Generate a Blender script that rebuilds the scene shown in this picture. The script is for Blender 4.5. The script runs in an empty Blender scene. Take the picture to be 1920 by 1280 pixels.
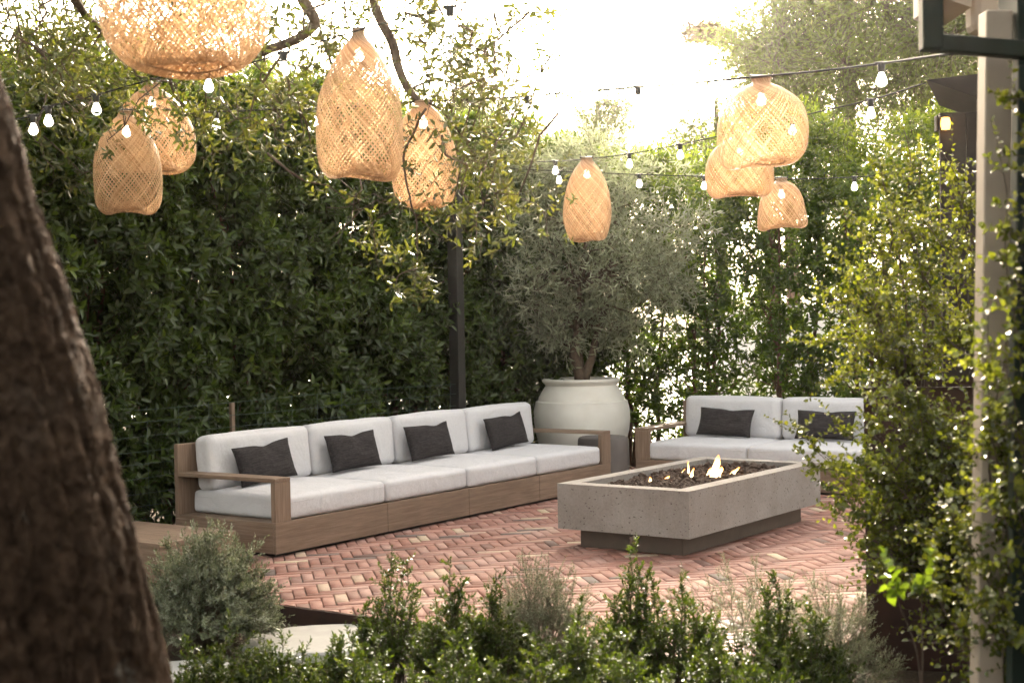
import bpy, bmesh, math, random
import numpy as np
from mathutils import Vector, Matrix, noise
R=math.radians
rng=np.random.default_rng(7); random.seed(7)
SC=bpy.context.scene; COL=SC.collection

# ---------------------------------------------------------------- camera model
F=2753.9; PITCH=0.0179; ROLL=0.0185; CH=1.65
cp,sp=math.cos(PITCH),math.sin(PITCH); cr,sr=math.cos(ROLL),math.sin(ROLL)
R0=Vector((1,0,0)); U0=Vector((0,sp,cp)); FW=Vector((0,cp,-sp))
RX=R0*cr-U0*sr; UP=R0*sr+U0*cr
def at(px,py,Y):
    d=RX*((px-960)/F)-UP*((py-640)/F)+FW
    return Vector((0,0,CH))+d*(Y/d.y)
def ground_at(px,py,z=0.0):
    d=RX*((px-960)/F)-UP*((py-640)/F)+FW
    return Vector((0,0,CH))+d*((z-CH)/d.z)
cam=bpy.data.cameras.new('camera'); co=bpy.data.objects.new('camera',cam); COL.objects.link(co)
m=Matrix((RX,UP,-FW)).transposed().to_4x4(); m.translation=Vector((0,0,CH)); co.matrix_world=m
cam.sensor_width=36; cam.lens=36*F/1920; cam.clip_end=2000; cam.clip_start=.05
cam.dof.use_dof=True; cam.dof.focus_distance=11.3; cam.dof.aperture_fstop=3.6
SC.camera=co

# local frame of the courtyard furniture (a along the long sofa, b towards the left hedge)
TH=0.9614; P0=Vector((-1.6603,10.1552,0))
ua=Vector((math.cos(TH),math.sin(TH),0)); vb=Vector((-math.sin(TH),math.cos(TH),0))
def loc(a,b,z=0): return P0+ua*a+vb*b+Vector((0,0,z))

# ---------------------------------------------------------------- object helpers
def tag(o,label=None,cat=None,group=None,kind=None):
    if label: o['label']=label
    if cat: o['category']=cat
    if group: o['group']=group
    if kind: o['kind']=kind
    return o
def empty(name,l,rz=0,label=None,cat=None,group=None):
    o=bpy.data.objects.new(name,None); COL.objects.link(o); o.location=l; o.rotation_euler=(0,0,rz); o.empty_display_size=.1
    return tag(o,label,cat,group)
def link(name,me,mat=None,parent=None,l=None):
    o=bpy.data.objects.new(name,me); COL.objects.link(o)
    if mat is not None:
        for mm in (mat if isinstance(mat,(list,tuple)) else [mat]): me.materials.append(mm)
    if parent is not None: o.parent=parent
    if l is not None: o.location=l
    return o
def npmesh(name,V,Fc,attr=None,smooth=False):
    V=np.asarray(V,dtype=np.float32).reshape(-1,3); Fc=np.asarray(Fc,dtype=np.int32)
    me=bpy.data.meshes.new(name); n,k=Fc.shape
    me.vertices.add(len(V)); me.vertices.foreach_set('co',V.ravel())
    me.loops.add(n*k); me.loops.foreach_set('vertex_index',Fc.ravel())
    me.polygons.add(n); me.polygons.foreach_set('loop_start',np.arange(0,n*k,k,dtype=np.int32))
    me.update(calc_edges=True)
    if attr is not None:
        a=me.attributes.new('lv','FLOAT','POINT'); a.data.foreach_set('value',np.asarray(attr,dtype=np.float32))
    if smooth: me.shade_smooth()
    return me
def pymesh(name,V,Fc,smooth=False,sharp=None):
    me=bpy.data.meshes.new(name); me.from_pydata([tuple(v) for v in V],[],Fc); me.update()
    if smooth:
        me.shade_smooth()
        if sharp: me.set_sharp_from_angle(angle=sharp)
    return me
def copy_tree(o,parent=None):
    c=o.copy(); COL.objects.link(c)
    if parent is not None: c.parent=parent
    for ch in list(o.children):
        if ch.name.startswith('camera'): continue
        copy_tree(ch,c)
    return c
class MB:
    def __init__(s): s.V=[]; s.F=[]
    def add(s,V,Fc):
        n=len(s.V); s.V+= [tuple(v) for v in V]; s.F+=[tuple(i+n for i in f) for f in Fc]; return s
    def box(s,x0,x1,y0,y1,z0,z1,bev=.004):
        bm=bmesh.new(); 
        M=Matrix.Translation(((x0+x1)/2,(y0+y1)/2,(z0+z1)/2))@Matrix.Diagonal((x1-x0,y1-y0,z1-z0,1))
        bmesh.ops.create_cube(bm,size=1,matrix=M)
        if bev: bmesh.ops.bevel(bm,geom=bm.edges[:],offset=bev,segments=2,profile=.5,affect='EDGES')
        bm.verts.index_update(); s.add([v.co[:] for v in bm.verts],[[v.index for v in f.verts] for f in bm.faces]); bm.free(); return s
    def tube(s,pts,rad,sides=8,cap=True):
        pts=[Vector(p) for p in pts]; n=len(pts)
        if not hasattr(rad,'__len__'): rad=[rad]*n
        V=[];Fc=[]; prev=None
        for i,p in enumerate(pts):
            t=(pts[min(i+1,n-1)]-pts[max(i-1,0)]).normalized()
            if prev is None: a=t.orthogonal().normalized()
            else: a=(prev-t*prev.dot(t)).normalized()
            prev=a; b=t.cross(a)
            for k in range(sides):
                an=2*math.pi*k/sides; V.append(p+(a*math.cos(an)+b*math.sin(an))*rad[i])
        for i in range(n-1):
            for k in range(sides):
                k2=(k+1)%sides; Fc.append((i*sides+k,i*sides+k2,(i+1)*sides+k2,(i+1)*sides+k))
        if cap: Fc.append(tuple(range(sides-1,-1,-1))); Fc.append(tuple((n-1)*sides+k for k in range(sides)))
        s.add(V,Fc); return s
    def lathe(s,prof,seg=32,c=(0,0,0),wob=None):
        V=[];Fc=[];n=len(prof)
        for r,z in prof:
            for k in range(seg):
                a=2*math.pi*k/seg; rr=r*(wob(a,z) if wob else 1); V.append((c[0]+rr*math.cos(a),c[1]+rr*math.sin(a),c[2]+z))
        for i in range(n-1):
            for k in range(seg):
                k2=(k+1)%seg; Fc.append((i*seg+k,i*seg+k2,(i+1)*seg+k2,(i+1)*seg+k))
        s.add(V,Fc); return s
    def obj(s,name,mat,parent=None,smooth=False,sharp=None,l=None):
        return link(name,pymesh(name,s.V,s.F,smooth,sharp),mat,parent,l)

# ---------------------------------------------------------------- materials
def nt(name):
    m=bpy.data.materials.new(name); m.use_nodes=True; t=m.node_tree; t.nodes.clear()
    out=t.nodes.new('ShaderNodeOutputMaterial'); return m,t,out
def N(t,ty,**kw):
    n=t.nodes.new(ty)
    for k,v in kw.items():
        if k in n.inputs: n.inputs[k].default_value=v
        else: setattr(n,k,v)
    return n
def ramp(t,fac,stops):
    r=t.nodes.new('ShaderNodeValToRGB'); e=r.color_ramp.elements
    while len(e)>len(stops): e.remove(e[-1])
    while len(e)<len(stops): e.new(1)
    for x,(p,c) in zip(e,stops): x.position=p; x.color=(*c,1)
    t.links.new(fac,r.inputs[0]); return r.outputs[0]
def tex(t,scale=5,detail=4,rough=.55,kind='noise',coord='Object',stretch=None,dist=0):
    tc=t.nodes.new('ShaderNodeTexCoord'); mp=t.nodes.new('ShaderNodeMapping')
    if stretch: mp.inputs['Scale'].default_value=stretch
    t.links.new(tc.outputs[coord],mp.inputs[0])
    if kind=='noise':
        n=N(t,'ShaderNodeTexNoise',Scale=scale,Detail=detail,Roughness=rough,Distortion=dist)
        t.links.new(mp.outputs[0],n.inputs['Vector']); return n.outputs['Fac'],n
    n=N(t,'ShaderNodeTexVoronoi',Scale=scale); t.links.new(mp.outputs[0],n.inputs['Vector']); return n.outputs['Distance'],n
def mul(t,a,b,op='MULTIPLY'):
    n=t.nodes.new('ShaderNodeMath'); n.operation=op
    for i,x in enumerate((a,b)):
        if isinstance(x,(int,float)): n.inputs[i].default_value=x
        else: t.links.new(x,n.inputs[i])
    return n.outputs[0]
def mixc(t,f,a,b,bt='MIX'):
    n=t.nodes.new('ShaderNodeMix'); n.data_type='RGBA'; n.blend_type=bt
    for i,x in ((0,f),(6,a),(7,b)):
        if isinstance(x,(int,float)): n.inputs[i].default_value=x
        elif isinstance(x,tuple): n.inputs[i].default_value=(*x,1)
        else: t.links.new(x,n.inputs[i])
    return n.outputs[2]
def princ(t,out,col,rough=.6,bump=None,bstr=.3,bdist=.01,spec=.5,metal=0):
    p=t.nodes.new('ShaderNodeBsdfPrincipled')
    if isinstance(col,tuple): p.inputs['Base Color'].default_value=(*col,1)
    else: t.links.new(col,p.inputs['Base Color'])
    if isinstance(rough,(int,float)): p.inputs['Roughness'].default_value=rough
    else: t.links.new(rough,p.inputs['Roughness'])
    p.inputs['Specular IOR Level'].default_value=spec; p.inputs['Metallic'].default_value=metal
    if bump is not None:
        b=N(t,'ShaderNodeBump',Strength=bstr,Distance=bdist); t.links.new(bump,b.inputs['Height']); t.links.new(b.outputs[0],p.inputs['Normal'])
    if out: t.links.new(p.outputs[0],out.inputs[0])
    return p
def leafmat(name,c0,c1,c2,rough=.35,trans=.4,tcol=None,spec=.5):
    m,t,out=nt(name)
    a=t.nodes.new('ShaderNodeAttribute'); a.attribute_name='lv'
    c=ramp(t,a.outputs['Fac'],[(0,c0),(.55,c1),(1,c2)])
    f,_=tex(t,1.2,2); c=mixc(t,1.0,c,ramp(t,f,[(.3,(.6,.6,.6)),(.7,(1,1,1))]),'MULTIPLY')
    p=princ(t,None,c,rough,spec=spec)
    tr=t.nodes.new('ShaderNodeBsdfTranslucent')
    t.links.new(mixc(t,1.0,c,tcol or (2.2,2.0,.6),'MULTIPLY'),tr.inputs[0])
    mx=t.nodes.new('ShaderNodeMixShader'); mx.inputs[0].default_value=trans
    t.links.new(p.outputs[0],mx.inputs[1]); t.links.new(tr.outputs[0],mx.inputs[2]); t.links.new(mx.outputs[0],out.inputs[0])
    return m
def wood(name,axis,c0=(.17,.115,.08),c1=(.295,.215,.16)):
    m,t,out=nt(name); s=[38,38,38]; s[axis]=1.6
    f,_=tex(t,1,6,.65,stretch=tuple(s),dist=.6); s2=[110,110,110]; s2[axis]=5
    g,_=tex(t,1,3,.6,stretch=tuple(s2)); h,_=tex(t,2.5,3)
    c=ramp(t,f,[(.25,c0),(.75,c1)])
    c=mixc(t,.55,c,ramp(t,g,[(.3,(.55,.5,.45)),(.6,(1,1,1))]),'MULTIPLY')
    c=mixc(t,.5,c,ramp(t,h,[(.3,(.75,.72,.7)),(.7,(1.1,1.1,1.12))]),'MULTIPLY')
    princ(t,out,c,.62,bump=g,bstr=.35,bdist=.003,spec=.35); return m
def simple(name,col,rough=.6,scale=20,var=.25,spec=.5,metal=0,bstr=.2,bdist=.004):
    m,t,out=nt(name); f,_=tex(t,scale,5); 
    c=mixc(t,1.0,col,ramp(t,f,[(.25,(1-var,)*3),(.75,(1+var*.4,)*3)]),'MULTIPLY')
    princ(t,out,c,rough,bump=f,bstr=bstr,bdist=bdist,spec=spec,metal=metal); return m
def emis(name,col,st):
    m,t,out=nt(name); e=N(t,'ShaderNodeEmission',Strength=st); e.inputs[0].default_value=(*col,1); t.links.new(e.outputs[0],out.inputs[0]); return m

M={}
M['wood_x']=wood('wood_x',0); M['wood_y']=wood('wood_y',1); M['wood_z']=wood('wood_z',2)
def fabric(name,col,sc=420,var=.12,streak=None):
    m,t,out=nt(name)
    f1,_=tex(t,1,2,stretch=(sc,sc*.12,sc)); f2,_=tex(t,1,2,stretch=(sc*.12,sc,sc*.12)); 
    w=mul(t,f1,f2,'ADD'); lo,_=tex(t,6,3)
    c=mixc(t,1.0,col,ramp(t,mul(t,w,.5),[(.35,(1-2*var,)*3),(.65,(1+var,)*3)]),'MULTIPLY')
    if streak:
        s,_=tex(t,1,3,stretch=streak); c=mixc(t,1.0,c,ramp(t,s,[(.35,(.55,.53,.52)),(.65,(1.45,1.4,1.38))]),'MULTIPLY')
    cz,_=tex(t,3.2,2,.5,dist=1.6); b=mul(t,mul(t,mul(t,lo,1.8),mul(t,w,.35),'ADD'),mul(t,cz,4.5),'ADD')
    princ(t,out,c,.9,bump=b,bstr=.5,bdist=.008,spec=.15); return m
M['fabric']=fabric('cushion_fabric',(.59,.585,.61),420,.05)
M['pillow']=fabric('pillow_fabric',(.036,.033,.035),300,.2,(9,60,160))
def mconcrete():
    m,t,out=nt('concrete'); f,_=tex(t,3,7,.65); g,_=tex(t,55,4,.7); v,vn=tex(t,26,kind='v',stretch=(1,1,1.5))
    n2,_=tex(t,9,3)
    pit=ramp(t,mul(t,v,mul(t,n2,.30),'SUBTRACT'),[(.0,(0,0,0)),(.035,(1,1,1))])
    c=ramp(t,f,[(.3,(.22,.20,.185)),(.7,(.32,.30,.285))])
    c=mixc(t,.5,c,ramp(t,g,[(.35,(.72,.72,.72)),(.65,(1.1,1.1,1.1))]),'MULTIPLY')
    c=mixc(t,1.0,c,ramp(t,pit,[(0,(.45,.42,.40)),(1,(1,1,1))]),'MULTIPLY')
    princ(t,out,c,.75,bump=pit,bstr=.5,bdist=.004,spec=.3); return m
M['concrete']=mconcrete()
M['pedestal']=simple('pedestal_steel',(.080,.058,.043),.6,8,.3)
def mplaster():
    m,t,out=nt('glazed_plaster'); f,_=tex(t,3,6,.6); g,_=tex(t,60,3); 
    c=ramp(t,f,[(.25,(.58,.55,.50)),(.6,(.70,.68,.64)),(.8,(.74,.73,.70))])
    princ(t,out,c,.55,bump=mul(t,f,mul(t,g,.3),'ADD'),bstr=.25,bdist=.01,spec=.3); return m
M['plaster']=mplaster()
M['stool']=simple('stool_stone',(.13,.115,.11),.75,6,.3)
def mbrick():
    m,t,out=nt('reclaimed_brick'); a=t.nodes.new('ShaderNodeAttribute'); a.attribute_name='lv'
    c=ramp(t,a.outputs['Fac'],[(0,(.09,.07,.065)),(.07,(.18,.075,.055)),(.35,(.27,.12,.09)),(.75,(.335,.17,.135)),(.95,(.35,.20,.165)),(1,(.50,.41,.29))])
    f,_=tex(t,14,6,.7); g,_=tex(t,90,4,.7); h,_=tex(t,2.2,4)
    c=mixc(t,.45,c,ramp(t,f,[(.3,(.5,.5,.5)),(.7,(1.2,1.2,1.2))]),'MULTIPLY')
    c=mixc(t,mul(t,ramp(t,h,[(.4,(0,0,0)),(.75,(1,1,1))]),.22),c,(.42,.34,.32))
    r=t.nodes.new('ShaderNodeMapRange'); t.links.new(f,r.inputs[0]); r.inputs[3].default_value=.55; r.inputs[4].default_value=.85
    princ(t,out,c,r.outputs[0],bump=mul(t,f,mul(t,g,.4),'ADD'),bstr=.5,bdist=.006,spec=.5); return m
M['brick']=mbrick()
def msoil():
    m,t,out=nt('soil'); f,_=tex(t,4,8,.75); g,_=tex(t,60,5,.8)
    c=mixc(t,.6,ramp(t,f,[(.3,(.045,.032,.022)),(.7,(.12,.09,.065))]),ramp(t,g,[(.4,(.2,.2,.2)),(.62,(1.6,1.5,1.4))]),'MULTIPLY')
    princ(t,out,c,.95,bump=mul(t,f,g,'ADD'),bstr=.9,bdist=.04,spec=.2); return m
M['soil']=msoil()
M['joint']=simple('joint_sand',(.07,.05,.04),.95,60,.4)
M['slab']=simple('pale_stone',(.36,.355,.34),.8,9,.15)
M['pave']=simple('pale_paving',(.50,.48,.45),.8,2,.12)
M['white_wall']=simple('white_render',(.75,.73,.70),.85,2,.08)
M['bark']=None
def mbark(name,c0,c1,sc=14,stretch=(1,1,.45),bd=.03):
    m,t,out=nt(name); f,_=tex(t,sc,8,.7,stretch=stretch,dist=.8); g,_=tex(t,2.2,4,.6); v,_=tex(t,sc*1.4,kind='v',stretch=stretch)
    c=ramp(t,f,[(.3,c0),(.72,c1)]); c=mixc(t,mul(t,ramp(t,g,[(.58,(0,0,0)),(.8,(1,1,1))]),.35),c,(.15,.125,.105))
    c=mixc(t,.7,c,ramp(t,v,[(0,(.5,.45,.42)),(.35,(1.1,1.1,1.1))]),'MULTIPLY')
    li,_=tex(t,5.5,5,.7); c=mixc(t,mul(t,ramp(t,li,[(.62,(0,0,0)),(.70,(1,1,1))]),.55),c,(.20,.19,.165))
    princ(t,out,c,.95,bump=mul(t,f,v,'ADD'),bstr=.9,bdist=bd,spec=.08); return m
M['bark']=mbark('oak_bark',(.018,.011,.007),(.078,.050,.034),22,(1,1,.8))
M['limb']=mbark('limb_bark',(.05,.035,.027),(.16,.12,.095),30,bd=.006)
M['redstem']=simple('reddish_stem',(.12,.05,.028),.7,40,.4)
M['greystem']=simple('grey_stem',(.16,.12,.085),.8,50,.4)
M['olivestem']=simple('olive_bark',(.11,.075,.05),.85,30,.45,bdist=.01,bstr=.6)
M['twig']=simple('twig_bark',(.075,.05,.035),.8,50,.3)
M['l_hedge']=leafmat('laurel_leaf',(.025,.046,.008),(.052,.088,.015),(.15,.22,.03),.30,.34)
M['l_hedge2']=leafmat('laurel_leaf_fresh',(.026,.050,.010),(.065,.115,.016),(.19,.27,.035),.32,.52)
M['l_oak']=leafmat('oak_leaf',(.035,.048,.014),(.060,.075,.022),(.12,.12,.035),.36,.32)
M['l_olive']=leafmat('olive_leaf',(.19,.21,.12),(.37,.40,.27),(.55,.58,.47),.45,.35,(1.3,1.35,1.0))
M['l_box']=leafmat('box_leaf',(.020,.036,.006),(.042,.068,.011),(.11,.14,.025),.5,.32,None,.3)
M['l_grey']=leafmat('grey_leaf',(.10,.12,.06),(.20,.225,.14),(.40,.42,.34),.6,.25,(1.5,1.5,1.0))
M['l_pitto']=leafmat('round_leaf',(.050,.066,.012),(.10,.125,.020),(.21,.235,.05),.25,.38)
M['l_vine']=leafmat('vine_leaf',(.045,.062,.012),(.095,.12,.020),(.21,.24,.055),.22,.3)
M['l_vineleaf']=leafmat('fresh_vine_leaf',(.07,.12,.015),(.10,.16,.02),(.14,.21,.03),.4,.4)
M['l_far']=leafmat('feathery_leaf',(.07,.10,.035),(.11,.15,.05),(.19,.22,.09),.5,.5)
M['l_dry']=leafmat('dry_leaf',(.12,.07,.04),(.18,.11,.06),(.24,.15,.09),.8,.15,(1.2,1.0,.8))
M['l_farg']=leafmat('bushy_leaf',(.045,.085,.02),(.075,.13,.03),(.13,.19,.05),.5,.45)
def mcane():
    m,t,out=nt('bamboo_cane'); a=t.nodes.new('ShaderNodeAttribute'); a.attribute_name='lv'
    c=ramp(t,a.outputs['Fac'],[(0,(.35,.235,.14)),(.5,(.475,.345,.215)),(1,(.60,.47,.32))])
    p=princ(t,None,c,.5,spec=.3); tr=t.nodes.new('ShaderNodeBsdfTranslucent'); t.links.new(mixc(t,1.0,c,(1.15,1.0,.86),'MULTIPLY'),tr.inputs[0])
    mx=t.nodes.new('ShaderNodeMixShader'); mx.inputs[0].default_value=.5
    t.links.new(p.outputs[0],mx.inputs[1]); t.links.new(tr.outputs[0],mx.inputs[2]); t.links.new(mx.outputs[0],out.inputs[0]); return m
M['cane']=mcane()
M['black']=simple('black_plastic',(.02,.018,.016),.5,20,.2)
M['post']=simple('black_post',(.012,.011,.010),.45,10,.3)
M['wire']=simple('black_cable',(.02,.018,.015),.9,20,.2)
M['greenwire']=simple('green_wire',(.03,.06,.045),.5,20,.2)
M['corten']=simple('rusty_steel',(.034,.011,.006),.85,7,.6,bdist=.003)
M['darkwall']=simple('dark_timber',(.018,.011,.008),.8,9,.5)
M['cream']=simple('cream_paint',(.36,.30,.245),.6,6,.12)
M['green']=simple('green_paint',(.010,.019,.014),.6,12,.35,.25)
M['bulb']=emis('lit_bulb',(1,.88,.70),3.0)
M['bulbdim']=emis('lit_bulb_inside',(1,.80,.55),5.0)
M['amber']=emis('amber_lamp',(1,.42,.06),1.6)
M['brass']=simple('worn_metal',(.35,.30,.25),.35,30,.3,metal=.9)
M['lava']=simple('lava_rock',(.070,.045,.033),.95,25,.6,bdist=.01,bstr=.8)
def mflame():
    m,t,out=nt('flame'); a=t.nodes.new('ShaderNodeAttribute'); a.attribute_name='lv'
    c=ramp(t,a.outputs['Fac'],[(0,(1,.22,.03)),(.4,(1,.50,.14)),(1,(1,.80,.45))])
    e=N(t,'ShaderNodeEmission',Strength=1.25); t.links.new(c,e.inputs[0])
    tr=t.nodes.new('ShaderNodeBsdfTransparent'); lw=N(t,'ShaderNodeLayerWeight',Blend=.35)
    f=ramp(t,lw.outputs['Facing'],[(.35,(.9,.9,.9)),(1,(.12,.12,.12))])
    mx=t.nodes.new('ShaderNodeMixShader'); t.links.new(f,mx.inputs[0]); t.links.new(tr.outputs[0],mx.inputs[1]); t.links.new(e.outputs[0],mx.inputs[2]); t.links.new(mx.outputs[0],out.inputs[0]); return m
M['flame']=mflame()

# ---------------------------------------------------------------- foliage helpers (numpy)
def unit(a): return a/np.maximum(np.linalg.norm(a,axis=-1,keepdims=True),1e-9)
def rdir(n): return unit(rng.normal(size=(n,3)))
def leaf_arrays(P,D,Nn,L,W,fold=.18,curl=.18,shape=.42):
    n=len(P); D=unit(D); S=unit(np.cross(D,Nn)); Nn=np.cross(S,D)
    L=np.broadcast_to(np.asarray(L,float),(n,))[:,None]; W=np.broadcast_to(np.asarray(W,float),(n,))[:,None]
    a=.28; b=.70
    v=np.empty((n,6,3))
    v[:,0]=P; v[:,1]=P+D*L*a+S*W*shape+Nn*W*fold; v[:,2]=P+D*L*b+S*W*shape*.85+Nn*(W*fold-L*curl*.45)
    v[:,3]=P+D*L-Nn*L*curl; v[:,4]=P+D*L*b-S*W*shape*.85+Nn*(W*fold-L*curl*.45); v[:,5]=P+D*L*a-S*W*shape+Nn*W*fold
    base=np.arange(n)[:,None]*6
    f=np.concatenate([base+np.array([[0,3,2,1]]),base+np.array([[0,5,4,3]])],0)
    return v.reshape(-1,3),f
def loz_arrays(P,D,Nn,L,W):
    n=len(P); D=unit(D); S=unit(np.cross(D,Nn))
    L=np.broadcast_to(np.asarray(L,float),(n,))[:,None]; W=np.broadcast_to(np.asarray(W,float),(n,))[:,None]
    v=np.empty((n,4,3)); v[:,0]=P; v[:,1]=P+D*L*.5+S*W*.5; v[:,2]=P+D*L; v[:,3]=P+D*L*.5-S*W*.5
    return v.reshape(-1,3),np.arange(n*4).reshape(n,4)
def shoots(C,A,sl,k,L,W,lv=None,simple_leaf=False,a0=75,a1=28,up=.35,jit=.25,fold=.18,curl=.18):
    """leaves spiralling round each shoot; returns leaf verts, faces, lv, twig segments"""
    n=len(C); A=unit(A); sl=np.broadcast_to(np.asarray(sl,float),(n,))
    ref=rdir(n); X=unit(np.cross(A,ref)); Y=np.cross(A,X)
    P=[];D=[];NN=[];LL=[];VV=[]
    base=rng.random(n) if lv is None else lv
    ph0=rng.random(n)*6.28
    for j in range(k):
        s=(j+.6)/k; ph=ph0+j*2.39996+rng.normal(size=n)*.3
        Rr=X*np.cos(ph)[:,None]+Y*np.sin(ph)[:,None]; an=np.radians(a0+(a1-a0)*s+rng.normal(size=n)*10)[:,None]
        d=A*np.cos(an)+Rr*np.sin(an)+rng.normal(size=(n,3))*jit*.5; d[:,2]+=up*.3
        nn=A*np.sin(an)-Rr*np.cos(an); nn=nn+np.array([0,0,up*1.5])+rng.normal(size=(n,3))*jit
        P.append(C+A*(sl*s)[:,None]); D.append(d); NN.append(nn)
        LL.append(L*(.7+.5*rng.random(n))*(1-.25*s)); VV.append(np.clip(base*.65+.35*rng.random(n)+.12*(s-.5),0,1))
    P=np.concatenate(P);D=np.concatenate(D);NN=np.concatenate(NN);LL=np.concatenate(LL);VV=np.concatenate(VV)
    if simple_leaf: v,f=loz_arrays(P,D,NN,LL,LL*W/L); va=np.repeat(VV,4)
    else: v,f=leaf_arrays(P,D,NN,LL,LL*W/L,fold,curl); va=np.repeat(VV,6)
    return v,f,va,(C,C+A*sl[:,None])
def seg_arrays(P,Q,r0,r1):
    n=len(P); T=unit(Q-P); X=unit(np.cross(T,rdir(n))); Y=np.cross(T,X)
    r0=np.broadcast_to(np.asarray(r0,float),(n,))[:,None]; r1=np.broadcast_to(np.asarray(r1,float),(n,))[:,None]
    v=np.empty((n,6,3))
    for k in range(3):
        a=2*math.pi*k/3; o=X*math.cos(a)+Y*math.sin(a); v[:,k]=P+o*r0; v[:,3+k]=Q+o*r1
    b=np.arange(n)[:,None]*6
    f=np.concatenate([b+np.array([[0,1,4,3]]),b+np.array([[1,2,5,4]]),b+np.array([[2,0,3,5]])],0)
    return v.reshape(-1,3),f
class Fol:
    def __init__(s): s.v=[];s.f=[];s.a=[];s.n=0;s.tv=[];s.tf=[];s.tn=0
    def add(s,v,f,a,seg=None,r=.002):
        s.v.append(v); s.f.append(f+s.n); s.a.append(a); s.n+=len(v)
        if seg is not None and len(seg[0]): s.twig(seg[0],seg[1],r,r*.5)
    def twig(s,P,Q,r0,r1):
        tv,tf=seg_arrays(np.asarray(P,float),np.asarray(Q,float),r0,r1); s.tv.append(tv); s.tf.append(tf+s.tn); s.tn+=len(tv)
    def obj(s,name,mat,parent,tname='twigs',tmat=None):
        o=link(name,npmesh(name,np.concatenate(s.v),np.concatenate(s.f),np.concatenate(s.a)),mat,parent)
        if s.tv and tname: link(tname,npmesh(tname,np.concatenate(s.tv),np.concatenate(s.tf)),tmat or M['twig'],parent)
        return o
def curve_pts(p,q,n=6,sag=0.0,wob=.05):
    p=Vector(p);q=Vector(q); out=[]; l=(q-p).length
    for i in range(n+1):
        t=i/n; w=math.sin(math.pi*t); out.append(p.lerp(q,t)+Vector((random.gauss(0,wob),random.gauss(0,wob),random.gauss(0,wob)))*l*w+Vector((0,0,-sag*w)))
    return out

# ================================================================ SETTING
sub=MB(); S=150
link('ground',pymesh('ground',[(-S,-S,-.10),(S,-S,-.10),(S,S,-.10),(-S,S,-.10)],[(0,1,2,3)]),M['soil'])['kind']='structure'
# --- herringbone brick patio (3:1 bricks laid at 45 degrees to the furniture)
def build_patio():
    BMIN=-4.35
    bm_pts=[];Fc=[];lv=[]
    W=.078; n3=3; L=W*n3; rot=R(11); c,s=math.cos(rot),math.sin(rot); g=.0032
    def brick(x0,y0,x1,y1):
        cx,cy=(x0+x1)/2,(y0+y1)/2; wx,wy=c*cx-s*cy,s*cx+c*cy
        wx+=2.0; wy+=10
        rel=Vector((wx,wy,0))-P0; a=rel.dot(ua); b=rel.dot(vb)
        if not(-1.32<a<6.35 and -6.4<b<1.32): return
        h=random.gauss(0,.0016); tx,ty=random.gauss(0,.006),random.gauss(0,.006); n=len(bm_pts); yaw=random.gauss(0,.006)
        j=lambda:random.uniform(-.0022,.0022)
        ox,oy=(x0+x1)/2,(y0+y1)/2
        for inset,z in ((g,-.03),(g,-.006),(g+.0035,0.0),):
            for (px,py) in ((x0+inset,y0+inset),(x1-inset,y0+inset),(x1-inset,y1-inset),(x0+inset,y1-inset)):
                qx,qy=px-ox+j(),py-oy+j(); qx,qy=qx-yaw*qy,qy+yaw*qx
                zz=z+h+tx*qx+ty*qy
                qx+=ox;qy+=oy
                bm_pts.append((c*qx-s*qy+2.0,s*qx+c*qy+10,zz))
        r=random.random(); lv.extend([r]*12)
        for k in range(2):
            for q in range(4):
                q2=(q+1)%4; Fc.append((n+k*4+q,n+k*4+q2,n+k*4+4+q2,n+k*4+4+q))
        Fc.append((n+8,n+9,n+10,n+11))
    K=90
    for i in range(-K,K):
        for jn in range(-22,22):
            x=(i+jn*n3)*W; y=(i-jn*n3)*W
            if abs(x)>9 or abs(y)>9: continue
            brick(x,y,x+L,y+W); brick(x-W,y,x,y+L)
    me=npmesh('brick_patio',bm_pts,Fc,lv)
    bm=bmesh.new(); bm.from_mesh(me)
    for a,n in ((-1.2,-ua),(6.2,ua)):
        bmesh.ops.bisect_plane(bm,geom=bm.verts[:]+bm.edges[:]+bm.faces[:],plane_co=loc(a,0,0),plane_no=n,clear_outer=True)
    for b,n in ((BMIN,-vb),(1.2,vb)):
        bmesh.ops.bisect_plane(bm,geom=bm.verts[:]+bm.edges[:]+bm.faces[:],plane_co=loc(0,b,0),plane_no=n,clear_outer=True)
    bm.to_mesh(me); bm.free()
    o=link('brick_patio',me,M['brick']); o['kind']='structure'
    V=[loc(a,b,z) for z in (-.14,-.012) for a,b in ((-1.199,BMIN+.01),(6.19,BMIN+.01),(6.19,1.19),(-1.199,1.19))]
    o=link('patio_bed',pymesh('patio_bed',V,[(4,5,6,7),(0,4,7,3),(1,2,6,5),(0,1,5,4),(3,7,6,2)]),M['joint']); o['kind']='structure'
    mb=MB(); mb.box(-1.215,-1.2,BMIN,1.2,-.14,-.004,.002)
    o=mb.obj('patio_edging',M['corten']); o.location=P0; o.rotation_euler.z=TH; o['kind']='structure'
build_patio()
# pale street beyond the right-hand hedge, seen through its gaps
V=[loc(a,b,-.06) for a,b in ((9.5,-30),(60,-30),(60,30),(9.5,30))]
link('street',pymesh('street',V,[(0,1,2,3)]),M['pave'])['kind']='structure'
V=[loc(a,b,-.06) for a,b in ((-14,3.6),(9.4,3.6),(9.4,30),(-14,30))]
link('side_yard',pymesh('side_yard',V,[(0,1,2,3)]),M['soil'])['kind']='structure'
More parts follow.
